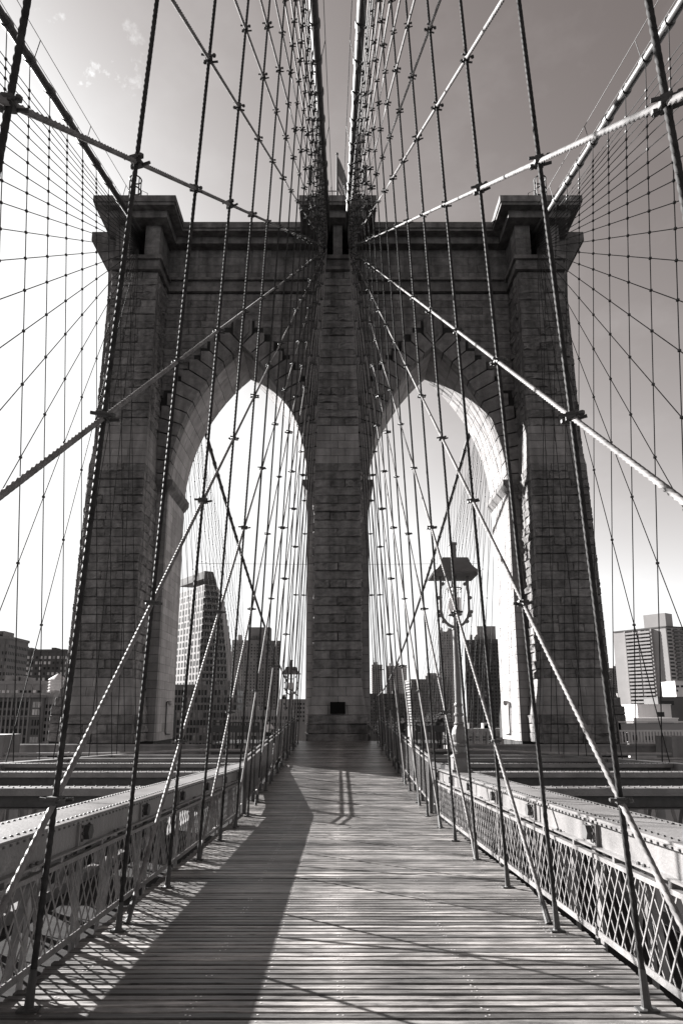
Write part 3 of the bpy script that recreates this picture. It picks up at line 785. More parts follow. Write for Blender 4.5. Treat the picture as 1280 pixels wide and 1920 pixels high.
cage(15.1, 42.3, 37.14, 'round ladder cage on the right end of the tower top')
fl = empty('flag', (-.05, 47.5, 37.14)); tag(fl, 'flag hanging limp from its pole on top of the tower', 'flag')
b = MB(); b.tube([(0, 0, 0), (0, 0, 5.6), (0, 0, 9.3)], [.12, .1, .07], 8); b.lathe([(.02, 9.3), (.12, 9.38), (.12, 9.46), (.02, 9.54)], 8); b.build('pole', 'lamp_paint', fl)
for st in range(9):
    b = MB(); n = 10; vs = []
    for i in range(n + 1):
        u = i / n
        for k in (0, 1):
            q = (st + k) / 9
            drop = u * 3.1
            x = .08 + (u ** .8) * (1.15 - .4 * q) ; y2 = .18 * math.sin(9 * u + 3 * q) * u
            vs.append((x * (.9 - .1 * u), y2, 9.1 - q * 3.3 * (1 - .25 * u) - drop))
    b.add(vs, [(2 * i, 2 * i + 2, 2 * i + 3, 2 * i + 1) for i in range(n)])
    o = b.build('stripe', 'flag_cloth' if st % 2 == 0 or st < 4 else 'flag_white', fl, smooth=True)
    md = o.modifiers.new('thick', 'SOLIDIFY'); md.thickness = .02
rl = empty('roof_railing', (0, 42.2, 37.14)); tag(rl, 'pale pipe railing on the middle of the tower top', 'railing')
for zz in (.45, .95):
    b = MB(); b.tube([(-1.9, 0, zz), (1.9, 0, zz)], .04, 6); b.build('rail', 'pipe', rl)
for x in (-1.9, -1.1, -.4, .4, 1.1, 1.9):
    b = MB(); b.tube([(x, 0, 0), (x, 0, 1.0)], .04, 6); b.build('post', 'pipe', rl)
for sd in (-1, 1):
    t = empty('floodlight', (sd * 2.0, 42.0, 37.14)); tag(t, 'dark floodlight on a post, %s of the flagpole' % SIDE[sd], 'light', 'floodlights on the tower top')
    b = MB(); b.tube([(0, 0, 0), (0, 0, 1.6)], .05, 6); b.build('post', 'iron', t)
    b = MB(); b.box(-.16, .16, -.15, .15, 1.6, 2.9); b.build('housing', 'iron', t)

# small conduit and camera on each arch reveal
for sd in (-1, 1):
    t = empty('security_camera', (sd * (AX1 - .01), 48.2, .9)); tag(t, 'security camera on a conduit in the %s arch' % SIDE[sd], 'camera', 'security cameras')
    x = -sd
    b = MB(); b.tube([(x * .06, 0, 0), (x * .06, 0, -2.1), (x * .06, .15, -2.25), (x * .06, 1.3, -2.3)], .045, 6); b.build('conduit', 'iron', t)
    b = MB(); b.tube([(x * .06, 0, 0), (x * .3, 0, .03)], .04, 6); b.build('bracket', 'iron', t)
    b = MB(); b.lathe([(.03, .1), (.17, .05), (.17, -.1), (.1, -.25), (.02, -.28)], 10, (x * .3, 0, 0)); b.build('dome', 'pipe', t)

# ------------------------------------------------------------------ ropes
def rope(p, q, r, fine=None, pitch=.46, n=12, lobe=.77):
    """p lower/near end, q far end. fine=(s0,s1): metres from p laid as six twisted strands"""
    p, q = Vector(p), Vector(q); Lg = (q - p).length; d = (q - p).normalized()
    ref = Vector((0, 0, 1)) if abs(d.z) < .9 else Vector((1, 0, 0))
    a = d.cross(ref).normalized(); b = a.cross(d).normalized()
    ss = [0.0]
    if fine:
        s0, s1 = max(0, fine[0]), min(Lg, fine[1]); st = pitch / 20
        ss = ([0.0] if s0 > 0 else []) + [s0 + (s1 - s0) * i / max(1, int((s1 - s0) / st)) for i in range(max(1, int((s1 - s0) / st)) + 1)]
        s = ss[-1]
        while s < Lg - 1e-4:
            s = min(Lg, s + 4); ss.append(s)
    else:
        k = max(1, int(Lg / 6)); ss = [Lg * i / k for i in range(k + 1)]; n = 6
    mb = MB(); vs = mb.v
    for s in ss:
        tw = 2 * math.pi * s / pitch if fine else 0; c = p + d * s
        for k in range(n):
            t = 2 * math.pi * k / n + tw
            rr = r * (1.0 if k % 2 == 0 else lobe) if fine else r
            vs.append(tuple(c + (a * math.cos(t) + b * math.sin(t)) * rr))
    for i in range(len(ss) - 1):
        for k in range(n):
            k2 = (k + 1) % n; mb.f.append((i * n + k, i * n + k2, (i + 1) * n + k2, (i + 1) * n + k))
    mb.f.append(tuple(range(n))[::-1]); e = (len(ss) - 1) * n; mb.f.append(tuple(e + k for k in range(n)))
    return mb
HY0, HS = 5.75, 2.18
HANG_Y = [HY0 + HS * i for i in range(-1, 17)]
STAY_Y = [4.12 + 4.11 * k for k in range(8, -14, -1)]

def clamp_mesh(s):
    b = MB()
    b.tube([(0, 0, -.022 * s), (0, 0, .022 * s)], .052 * s, 8)
    b.tube([(-.10 * s, -.055 * s, .012 * s), (.10 * s, -.045 * s, -.004 * s)], .016 * s, 6)
    b.tube([(-.085 * s, .05 * s, -.012 * s), (.12 * s, .05 * s, .006 * s)], .016 * s, 6)
    b.lathe([(.01 * s, -.018 * s), (.028 * s, -.014 * s), (.028 * s, .014 * s), (.01 * s, .018 * s)], 6, (.085 * s, -.047 * s, 0))
    b.lathe([(.01 * s, -.018 * s), (.028 * s, -.014 * s), (.028 * s, .014 * s), (.01 * s, .018 * s)], 6, (-.07 * s, .05 * s, 0))
    b.box(-.04 * s, .04 * s, -.06 * s, .06 * s, -.03 * s, .03 * s)
    return b
CLAMP = clamp_mesh(1.0).mesh('clamp', 'iron')
CLAMP_FAR = clamp_mesh(1.35).mesh('clamp', 'iron')

def main_cable(sd, which):
    X = (lambda z: inner_x(z)) if which == 'inner' else (lambda z: outer_x(z))
    ys = [-6 + i * 3 for i in range(18)] + [49, 51] + [54 + 6 * i for i in range(27)]
    pts = [(sd * X(cable_z(y)), y, cable_z(y)) for y in ys]
    t = empty('main_cable', pts[8]); P = sub(t)
    tag(t, 'thick wrapped main cable, %s %s one of the four, running over the tower' % (which, SIDE[sd]), 'cable', 'main suspension cables')
    b = MB(); b.tube(pts, .195, 14); o = b.build('wrapped_cable', 'cable', t, smooth=True); o.matrix_basis = P
    band = MB(); band.lathe([(.20, -.17), (.245, -.16), (.245, .16), (.20, .17)], 14); band.box(-.05, .05, -.34, -.2, -.14, .14); band.box(-.09, .09, -.30, -.24, -.05, .05)
    me = band.mesh('cable_band', 'dark_paint')
    for y in HANG_Y + [53 + HS * i for i in range(24)]:
        if which == 'outer' and y < 18: continue
        if 40.5 < y < 52: continue
        z = cable_z(y); d = Vector((0, .1, cable_z(y + .1) - z)).normalized()
        q = Vector((0, 0, 1)).rotation_difference(d).to_matrix().to_4x4()
        # lug hangs below: local -y must point down
        link('cable_band', me, t, P @ Matrix.Translation((sd * X(z), y, z)) @ q)
    # hand ropes above the cable
    for dx in (-.38, .38):
        b = MB(); b.tube([(x + dx, y, z + 1.15) for x, y, z in pts if y < 45], .018, 5); o = b.build('hand_rope', 'rope_thin', t); o.matrix_basis = P
        for y in HANG_Y[4::3]:
            z = cable_z(y)
            b = MB(); b.tube([(sd * X(z) + dx * .5, y, z + .1), (sd * X(z) + dx, y, z + 1.15)], .02, 5); o = b.build('hand_rope_post', 'iron', t); o.matrix_basis = P
    return t
for sd in (-1, 1):
    for which in ('inner', 'outer'): main_cable(sd, which)

def hanger(sd, which, y, i, front=True):
    X = inner_x if which == 'inner' else outer_x
    zt = cable_z(y) - .2
    zb = deck(y) if which == 'inner' else chord_top(min(y, 48)) - .3
    if not front and which == 'inner': zb = -2.3
    p, q = (sd * X(zb), y, zb), (sd * X(zt), y, zt)
    t = empty('suspender_rope', p); P = sub(t)
    where = 'between camera and tower' if front else 'beyond the tower'
    tag(t, '%s upright suspender rope of the %s %s cable %s' % (ordn(i), SIDE[sd], which, 'counting from the camera' if front else 'counting away beyond the tower'), 'rope', 'suspender ropes')
    near = which == 'inner' and front and y < 16
    r = .0255 if which == 'inner' else .021
    b = rope(p, q, r, (0, min(1.45 * y + 2.5, 24)) if near else None)
    o = b.build('strand', 'rope' if front else 'rope_thin', t, smooth=near); o.matrix_basis = P
    if which == 'inner' and front:
        b = MB(); b.lathe([(.055, .0), (.05, .02), (.038, .03), (.034, .16), (.028, .3)], 10); o = b.build('socket', 'iron', t)
        tilt = Vector((0, 0, 1)).rotation_difference((Vector(q) - Vector(p)).normalized()).to_matrix().to_4x4(); o.matrix_basis = tilt
        b = MB(); b.box(-.08, .08, -.05, .05, .004, .018); o = b.build('base_plate', 'iron', t)
    return t
for sd in (-1, 1):
    for i, y in enumerate(HANG_Y): hanger(sd, 'inner', y, i)
    j = 0
    for y in HANG_Y:
        if y > 21: hanger(sd, 'outer', y, j); j += 1
    for i in range(18): hanger(sd, 'outer', 54.2 + HS * 1.0 * i, i, False)
    for i in range(10): hanger(sd, 'inner', 54.2 + HS * i, i, False)

def stay(sd, which, yl, i, front=True):
    X = inner_x if which == 'inner' else outer_x
    if front:
        zb = (deck(yl) if yl > -30 else -1.0) if which == 'inner' else chord_top(yl) - .3
        if which == 'inner' and yl < 3: zb = -2.07 - .033 * yl
        z0 = 33.75 + 1.3 * max(0, (i - 13) / 9); y0 = 42.9
    else:
        zb = -2.6; z0 = 33.2 + 2.0 * min(1, i / 10); y0 = TB - .4
    p = Vector((sd * X(zb), yl, zb)); q = Vector((sd * X(z0), y0, z0))
    t = empty('stay_rope', p); P = sub(t)
    tag(t, '%s diagonal stay rope of the %s %s fan, counting out from the tower%s' % (ordn(i), SIDE[sd], which, '' if front else ' beyond it'), 'rope', 'diagonal stay ropes')
    d = (q - p); Lg = d.length; dn = d.normalized()
    fine = None
    if which == 'inner' and front and yl < 14:
        # fine where the rope is in view and close
        s0 = max(0, (2.2 - yl)) / dn.y; s1 = max(0, 17 - yl) / dn.y
        if yl > -22: fine = (s0, s1)
    r = .0275 if which == 'inner' else .021
    o = rope(p, q, r, fine, lobe=.66).build('strand', ('stay_rope' if which == 'inner' else 'rope') if front else 'rope_thin', t, smooth=bool(fine)); o.matrix_basis = P
    if which == 'inner' and front and yl > 1:
        b = MB(); b.lathe([(.04, 0), (.036, .2), (.03, .32)], 8); o = b.build('socket', 'iron', t); o.matrix_basis = Vector((0, 0, 1)).rotation_difference(dn).to_matrix().to_4x4()
    rows = MB()
    hs = HANG_Y if front else [54.2 + HS * k for k in range(18)]
    for y in hs:
        if front and (y <= yl + 1 or y > 39): continue
        if not front and y >= yl - 1: continue
        u = (y - p.y) / d.y; z = p.z + d.z * u
        if z > cable_z(y) - .6: continue
        x = sd * X(z)
        if which == 'inner' and front:
            if z > y * 1.5 + 1: continue
            M = Matrix.Translation((x, y, z)) @ Matrix.Rotation(rnd.uniform(-.5, .5), 4, 'Z') @ Matrix.Rotation(-.03 * sd, 4, 'Y')
            link('clamp', CLAMP if y < 22 else CLAMP_FAR, t, P @ M @ Matrix.Scale(rnd.uniform(.8, 1.15), 4))
        else:
            rows.box(x - .05, x + .05, y - .05, y + .05, z - .045, z + .045)
    if rows.v:
        o = tag(rows.build('clamp_row', 'iron', t), kind='stuff'); o.matrix_basis = P
for sd in (-1, 1):
    for i, y in enumerate(STAY_Y): stay(sd, 'inner', y, i)
    for i, y in enumerate(STAY_Y): stay(sd, 'outer', y, i)
    for i in range(13): stay(sd, 'outer', 58 + 4.5 * i, i, False)
    for i in range(6): stay(sd, 'inner', 58 + 4.5 * i, i, False)

# ------------------------------------------------------------------ railing panels along the ramp
def ramp_rail(sd):
    x = 2.6 * sd
    t = empty('ramp_railing', (x, 19.4, deck(19.4))); P = sub(t)
    tag(t, 'metal panel railing on the %s side of the ramp up to the tower' % SIDE[sd], 'railing', 'ramp railings')
    y = 19.4; k = 0; hh = 1.5
    while y < 41:
        y1 = y + 1.95
        b = MB(); b.box(x - .05, x + .05, y - .05, y + .05, deck(y) - .05, deck(y) + hh + .1); o = b.build('post', 'dark_paint' if sd < 0 else 'dark_paint', t); o.matrix_basis = P
        def quad(z0, z1, dx0, dx1):
            a, c = sorted((x + dx0, x + dx1)); ya, yb = y + .06, y1 - .06
            return [(a, ya, deck(ya) + z0), (c, ya, deck(ya) + z0), (c, yb, deck(yb) + z0), (a, yb, deck(yb) + z0)], [(a, ya, deck(ya) + z1), (c, ya, deck(ya) + z1), (c, yb, deck(yb) + z1), (a, yb, deck(yb) + z1)]
        b = MB(); yy = y + .08
        while yy < y1 - .07:
            b.hexa([(x - .005, yy, deck(yy) + .315), (x + .005, yy, deck(yy) + .315), (x + .005, yy + .01, deck(yy) + .315), (x - .005, yy + .01, deck(yy) + .315)], [(x - .005, yy, deck(yy) + hh - .155), (x + .005, yy, deck(yy) + hh - .155), (x + .005, yy + .01, deck(yy) + hh - .155), (x - .005, yy + .01, deck(yy) + hh - .155)]); yy += .045
        o = tag(b.build('mesh_bars', 'lamp_paint', t), kind='stuff'); o.matrix_basis = P
        b = MB(); b.hexa(*quad(hh - .155, hh - .12, -.035, .035)); o = b.build('rail', 'lattice_steel', t); o.matrix_basis = P
        b = MB(); b.hexa(*quad(hh - .02, hh + .02, -.03, .03)); o = b.build('rail', 'lamp_paint', t); o.matrix_basis = P
        b = MB(); b.hexa(*quad(.27, .315, -.035, .035)); o = b.build('rail', 'lattice_steel', t); o.matrix_basis = P
        y = y1; k += 1
for sd in (-1, 1): ramp_rail(sd)

# ------------------------------------------------------------------ lamp posts on the chords
def lamp(x, y, z, label, s=1.0):
    t = empty('street_lamp', (x, y, z)); t.scale = (s, s, s); tag(t, label, 'street lamp', 'lamps on the trusses')
    b = MB(); b.box(-.26, .26, -.26, .26, 0, .07); b.box(-.21, .21, -.21, .21, .0705, .36); b.hexa([(-.24, -.24, .3605), (.24, -.24, .3605), (.24, .24, .3605), (-.24, .24, .3605)], [(-.13, -.13, .46), (.13, -.13, .46), (.13, .13, .46), (-.13, .13, .46)])
    b.build('pedestal', 'lamp_paint', t)
    b = MB(); b.lathe([(.13, .4605), (.15, .5), (.15, .62), (.19, .66), (.19, .70), (.16, .73), (.18, .80), (.20, .93), (.17, 1.06), (.11, 1.16), (.13, 1.19), (.13, 1.22), (.10, 1.25), (.095, 1.38), (.125, 1.41), (.125, 1.45), (.095, 1.48), (.09, 1.62), (.11, 1.66), (.11, 1.69), (.085, 1.73), (.08, 3.62), (.1, 3.64), (.1, 3.72), (.07, 3.76), (.07, 4.02), (.1, 4.05)], 14)
    b.build('column', 'lamp_paint', t, smooth=False)
    # yoke: two curved arms with scrolls
    for sx in (-1, 1):
        b = MB(); path = [(0.0, 3.70), (.10, 3.72), (.22, 3.80), (.33, 3.95), (.375, 4.15), (.375, 4.6), (.36, 4.95), (.375, 5.1)]
        for (xa, za), (xb, zb) in zip(path, path[1:]): b.bar((sx * xa, 0, za), (sx * xb, 0, zb), .07, .075, up=(0, 1, 0))
        for (xa, za) in ((.40, 4.02), (.44, 4.12), (.42, 4.5), (.32, 3.86), (.30, 4.88)):
            b.tube([(sx * xa, -.035, za), (sx * xa, .035, za)], .05, 8)
        b.build('yoke_arm', 'lamp_paint', t)
    b = MB(); b.lathe([(.15, 4.052), (.17, 4.07), (.185, 4.2), (.185, 4.45), (.16, 4.5)], 16); b.build('globe', 'glass_lamp', t, smooth=True)
    b = MB(); b.lathe([(.17, 4.02), (.19, 4.03), (.19, 4.051), (.17, 4.0515)], 16)
    for a in range(0, 360, 90):
        c, s2 = math.cos(R(a + 20)) * .2, math.sin(R(a + 20)) * .2; b.tube([(c, s2, 4.05), (c, s2, 4.75)], .014, 5)
    b.tube([(.2 * math.cos(R(a)), .2 * math.sin(R(a)), 4.75) for a in range(0, 361, 20)], .016, 5)
    b.build('lantern_frame', 'lamp_paint', t)
    b = MB(); b.tube([(0, 0, 4.5), (0, 0, 5.12)], .07, 8); b.build('lamp_neck', 'lamp_paint', t)
    # flared square roof with chimney
    b = MB(); pr = [(.60, 5.08), (.63, 5.11), (.53, 5.18), (.44, 5.29), (.38, 5.42), (.345, 5.54)]
    ring = lambda r, z: [(-r, -r, z), (r, -r, z), (r, r, z), (-r, r, z)]
    for (r0, z0), (r1, z1) in zip(pr, pr[1:]): b.hexa(ring(r0, z0), ring(r1, z1))
    b.build('roof', 'lamp_paint', t)
    b = MB(); b.box(-.085, .085, -.085, .085, 5.5405, 5.95); b.box(-.105, .105, -.105, .105, 5.951, 6.02); b.build('chimney', 'lamp_paint', t)
lamp(3.13, 17.53, chord_top(17.53) + .002, 'tall ornate lamp post standing on the right truss in front of the arch')
lamp(-3.13, 45.0, -2.40, 'distant ornate lamp post seen through the left arch beside the middle pier')
b = MB(); b.box(-3.4, -2.9, 44.0, 46.2, -2.9, -2.402); tag(b.build('lamp_plinth', 'concrete'), 'low concrete plinth under the distant lamp in the left arch', 'plinth')

# ------------------------------------------------------------------ viewing platforms and pipes at the foot of the tower
for sd in (-1, 1):
    t = empty('viewing_platform', (sd * 6.0, 40.4, -2.3)); P = sub(t)
    tag(t, 'dark slatted platform at the foot of the tower, %s of the ramp' % SIDE[sd], 'platform', 'platforms by the tower')
    a, c = sorted((sd * 3.0, sd * 4.55)); b = MB(); b.box(a, c, 38.3, 44.9, -2.0, -1.9); o = b.build('landing', 'wood', t); o.matrix_basis = P
    a, c = sorted((sd * 4.56, sd * 7.3))
    b = MB(); b.box(a, c, 39.6, 44.9, -1.72, -1.62); o = b.build('floor', 'wood', t); o.matrix_basis = P
    b = MB(); b.box(a, c, 39.5, 39.58, -1.0, -.62); o = b.build('parapet', 'iron', t); o.matrix_basis = P
    x = a
    while x < c - .05:
        b = MB(); b.box(x, x + .07, 39.46, 39.5, -2.1, -1.0); o = b.build('slat', 'iron', t); o.matrix_basis = P; x += .2
    b = MB(); b.box(a, c, 39.44, 39.6, -2.25, -2.1); o = b.build('edge_beam', 'iron', t); o.matrix_basis = P
    for x in (a, (a + c) / 2, c):
        b = MB(); b.tube([(x, 39.54, -1.7), (x, 39.54, -.45)], .035, 6); o = b.build('post', 'iron', t); o.matrix_basis = P
        b = MB(); b.box(x - .1, x + .1, 40, 40.2, -4, -1.721); o = b.build('leg', 'iron', t); o.matrix_basis = P
    b = MB(); b.tube([(a, 39.54, -.45), (c, 39.54, -.45)], .035, 6); o = b.build('rail', 'iron', t); o.matrix_basis = P
    # concrete ledge and pipes in front of the piers
    b = MB(); b.box(*sorted((sd * 7.4, sd * 21)), 40.6, 41.9, -2.35, -1.85); b.box(*sorted((sd * 7.4, sd * 21)), 40.5, 40.75, -1.849, -1.72)
    tag(b.build('concrete_ledge', 'concrete'), 'pale concrete ledge at the foot of the %s pier' % SIDE[sd], 'ledge', 'ledges')
    for j, (yy, za, zb, r) in enumerate(((38.2, -2.15, -1.95, .085), (37.4, -2.35, -2.35, .06), (36.6, -2.45, -2.42, .075), (39.5, -2.2, -2.0, .05))):
        b = MB(); b.tube([(sd * 3.6, yy, zb), (sd * 8, yy, zb), (sd * 10.5, yy, (za + zb) / 2 - .02), (sd * 13.5, yy, za), (sd * 22, yy, za)], r, 8)
        for x in (5.2, 7.6, 11.8, 15): b.tube([(sd * x - .06, yy, zb if x < 9 else za), (sd * x + .06, yy, zb if x < 9 else za)], r + .03, 8)
        tag(b.build('pipe', 'pipe'), '%s horizontal service pipe in front of the tower on the %s' % (('thick bent', 'thin lower', 'straight', 'thin rear')[j], SIDE[sd]), 'pipe', 'service pipes')
    b = MB(); b.box(*sorted((sd * 18.6, sd * 23)), 38, 40, -3.0, -1.1 if sd < 0 else -1.2); tag(b.build('concrete_block', 'concrete'), 'concrete block at the far %s edge of the bridge' % SIDE[sd], 'block', 'edge blocks')
# white picket barrier on the right beyond the bridge edge
t = empty('picket_barrier', (18, 43, -2.2)); P = sub(t); tag(t, 'low white picket barrier right of the tower foot', 'fence')
for k in range(22):
    b = MB(); b.box(17.9 + k * .2, 18.0 + k * .2, 43, 43.05, -1.75, -1.05); o = b.build('picket', 'white_wall', t); o.matrix_basis = P
for z in (-1.75, -1.0, -.45):
    b = MB(); b.box(17.8, 22.5, 43.06, 43.16, z - .05, z + .05); o = b.build('rail', 'white_wall', t); o.matrix_basis = P
b = MB(); b.box(17.8, 22.5, 43.2, 43.3, -.99, -.52); o = b.build('panel', 'pale_wall', t); o.matrix_basis = P
b = MB(); b.box(17.85, 18.0, 43.2, 43.4, -2.3, -.4); b.box(22.3, 22.45, 43.2, 43.4, -2.3, -.4); o = b.build('post', 'white_wall', t); o.matrix_basis = P

# ------------------------------------------------------------------ people
def person(loc, rz, label, lean=0.0, arm='down', top='dark_cloth', legs='dark_cloth', s=1.0):
    root = empty('person', loc); root.rotation_euler = (0, 0, rz); root.scale = (s, s, s)
    tag(root, label, 'person')
    f = lambda z: lean * max(0, z - .95)      # forward lean, +y is forward
    J = {'pel': (0, 0, .95), 'wst': (0, f(1.1), 1.1), 'chs': (0, f(1.35), 1.35), 'nck': (0, f(1.48), 1.48), 'hd0': (0, f(1.56) + .02, 1.56), 'hd1': (0, f(1.66) + .03, 1.66), 'hd2': (0, f(1.74) + .02, 1.745)}
    E = [('pel', 'wst'), ('wst', 'chs'), ('chs', 'nck'), ('nck', 'hd0'), ('hd0', 'hd1'), ('hd1', 'hd2')]
    rad = {'pel': (.15, .12), 'wst': (.14, .105), 'chs': (.165, .115), 'nck': (.058, .058), 'hd0': (.068, .08), 'hd1': (.08, .1), 'hd2': (.045, .05)}
    for n, sx in (('l', -1), ('r', 1)):
        J['hip' + n] = (sx * .09, 0, .9); J['kn' + n] = (sx * .1, .03, .5); J['an' + n] = (sx * .1, -.01, .09); J['to' + n] = (sx * .11, .16, .04)
        J['sh' + n] = (sx * .185, f(1.42), 1.42)
        if arm == 'fwd': J['el' + n] = (sx * .24, f(1.2) + .16, 1.18); J['ha' + n] = (sx * .16, f(1.2) + .42, 1.2)
        else: J['el' + n] = (sx * .24, f(1.15) + .0, 1.14); J['ha' + n] = (sx * .25, f(.9) + .1, .88)
        J['fi' + n] = tuple(Vector(J['ha' + n]) + (Vector(J['ha' + n]) - Vector(J['el' + n])).normalized() * .11)
        E += [('pel', 'hip' + n), ('hip' + n, 'kn' + n), ('kn' + n, 'an' + n), ('an' + n, 'to' + n), ('chs', 'sh' + n), ('sh' + n, 'el' + n), ('el' + n, 'ha' + n), ('ha' + n, 'fi' + n)]
        rad.update({'hip' + n: (.095, .095), 'kn' + n: (.062, .062), 'an' + n: (.042, .045), 'to' + n: (.035, .03), 'sh' + n: (.062, .062), 'el' + n: (.043, .043), 'ha' + n: (.03, .03), 'fi' + n: (.025, .018)})
    def skin(name, keys, m, grow, parent, root_key):
        idx = {k: i for i, k in enumerate(keys)}
        me = bpy.data.meshes.new(name); me.from_pydata([J[k] for k in keys], [(idx[a], idx[b]) for a, b in E if a in idx and b in idx], [])
        o = link(name, me, parent); me.materials.append(MATS[m])
        sk = o.modifiers.new('skin', 'SKIN'); sk.use_smooth_shade = True
        for k in keys:
            d = me.skin_vertices[0].data[idx[k]]; d.radius = tuple(q + grow for q in rad[k]); d.use_root = (k == root_key)
        ss = o.modifiers.new('sub', 'SUBSURF'); ss.levels = 1; ss.render_levels = 2
        return o
    body = skin('body', list(J), 'skin', 0, root, 'pel')
    skin('shirt', ['pel', 'wst', 'chs', 'shl', 'shr', 'ell', 'elr'], top, .018, root, 'wst')
    skin('trousers', ['pel', 'hipl', 'hipr', 'knl', 'knr', 'anl', 'anr'], legs, .016, root, 'pel')
    b = MB(); hx, hy, hz = J['hd1']
    b.lathe([(.10, -.02), (.108, .04), (.095, .09), (.05, .125), (.01, .13)], 10, (hx, hy - .025, hz)); b.build('hair', 'dark_cloth', root, smooth=True)
    return root
person((-3.95, 38.9, -1.9), R(-120), 'person in a white top standing on the left landing by the tower', .05, 'fwd', 'white_cloth', 'dark_cloth', .92)
person((3.72, 38.9, -1.9), R(150), 'person in dark clothes standing upright beside the right ramp railing', 0, 'down', 'dark_cloth', 'dark_cloth', 1.04)
person((5.9, 40.3, -1.62), R(-70), 'person in black leaning over the railing of the right platform', .55, 'fwd', 'dark_cloth', 'mid_cloth', .98)

# ------------------------------------------------------------------ city beyond
GZ = -43.0
def px(x, y, Y):        # where a sight line of the survey meets the distance Y
    f = 1240.; th = R(12); pp = 1340 - f * math.tan(th)
    u = (x - 633) / f; v = (pp - y) / f; ry = math.cos(th) - v * math.sin(th); rz = math.sin(th) + v * math.cos(th)
    return u * Y / ry, rz * Y / ry
def facade(b, o, dx, W, z0, z1, nx, nz_, fw=.6, fh=.6, out=.12, skip=0.0, rr=None):
    """window panes as thin boxes on a vertical plane starting at o (x,y) along unit dx, width W"""
    ox, oy = o; n = (dx[1], -dx[0])
    for j in range(nz_):
        for i in range(nx):
            if skip and ((rr.random() < abs(skip)) == (skip > 0)): continue
            u0 = W * (i + .5 - fw / 2) / nx; u1 = W * (i + .5 + fw / 2) / nx; a = z0 + (z1 - z0) * (j + .5 - fh / 2) / nz_; c = z0 + (z1 - z0) * (j + .5 + fh / 2) / nz_
            P4 = [(ox + dx[0] * u + n[0] * k, oy + dx[1] * u + n[1] * k, z) for z in (a, c) for u, k in ((u0, out), (u1, out), (u1, -.1), (u0, -.1))]
            b.hexa(P4[:4], P4[4:])
def footprint(cx, cy, Wd, Dp, yaw):
    c, s = math.cos(yaw), math.sin(yaw)
    return [(cx + c * x - s * y, cy + s * x + c * y) for x, y in ((-Wd / 2, 0), (Wd / 2, 0), (Wd / 2, Dp), (-Wd / 2, Dp))], (c, s)
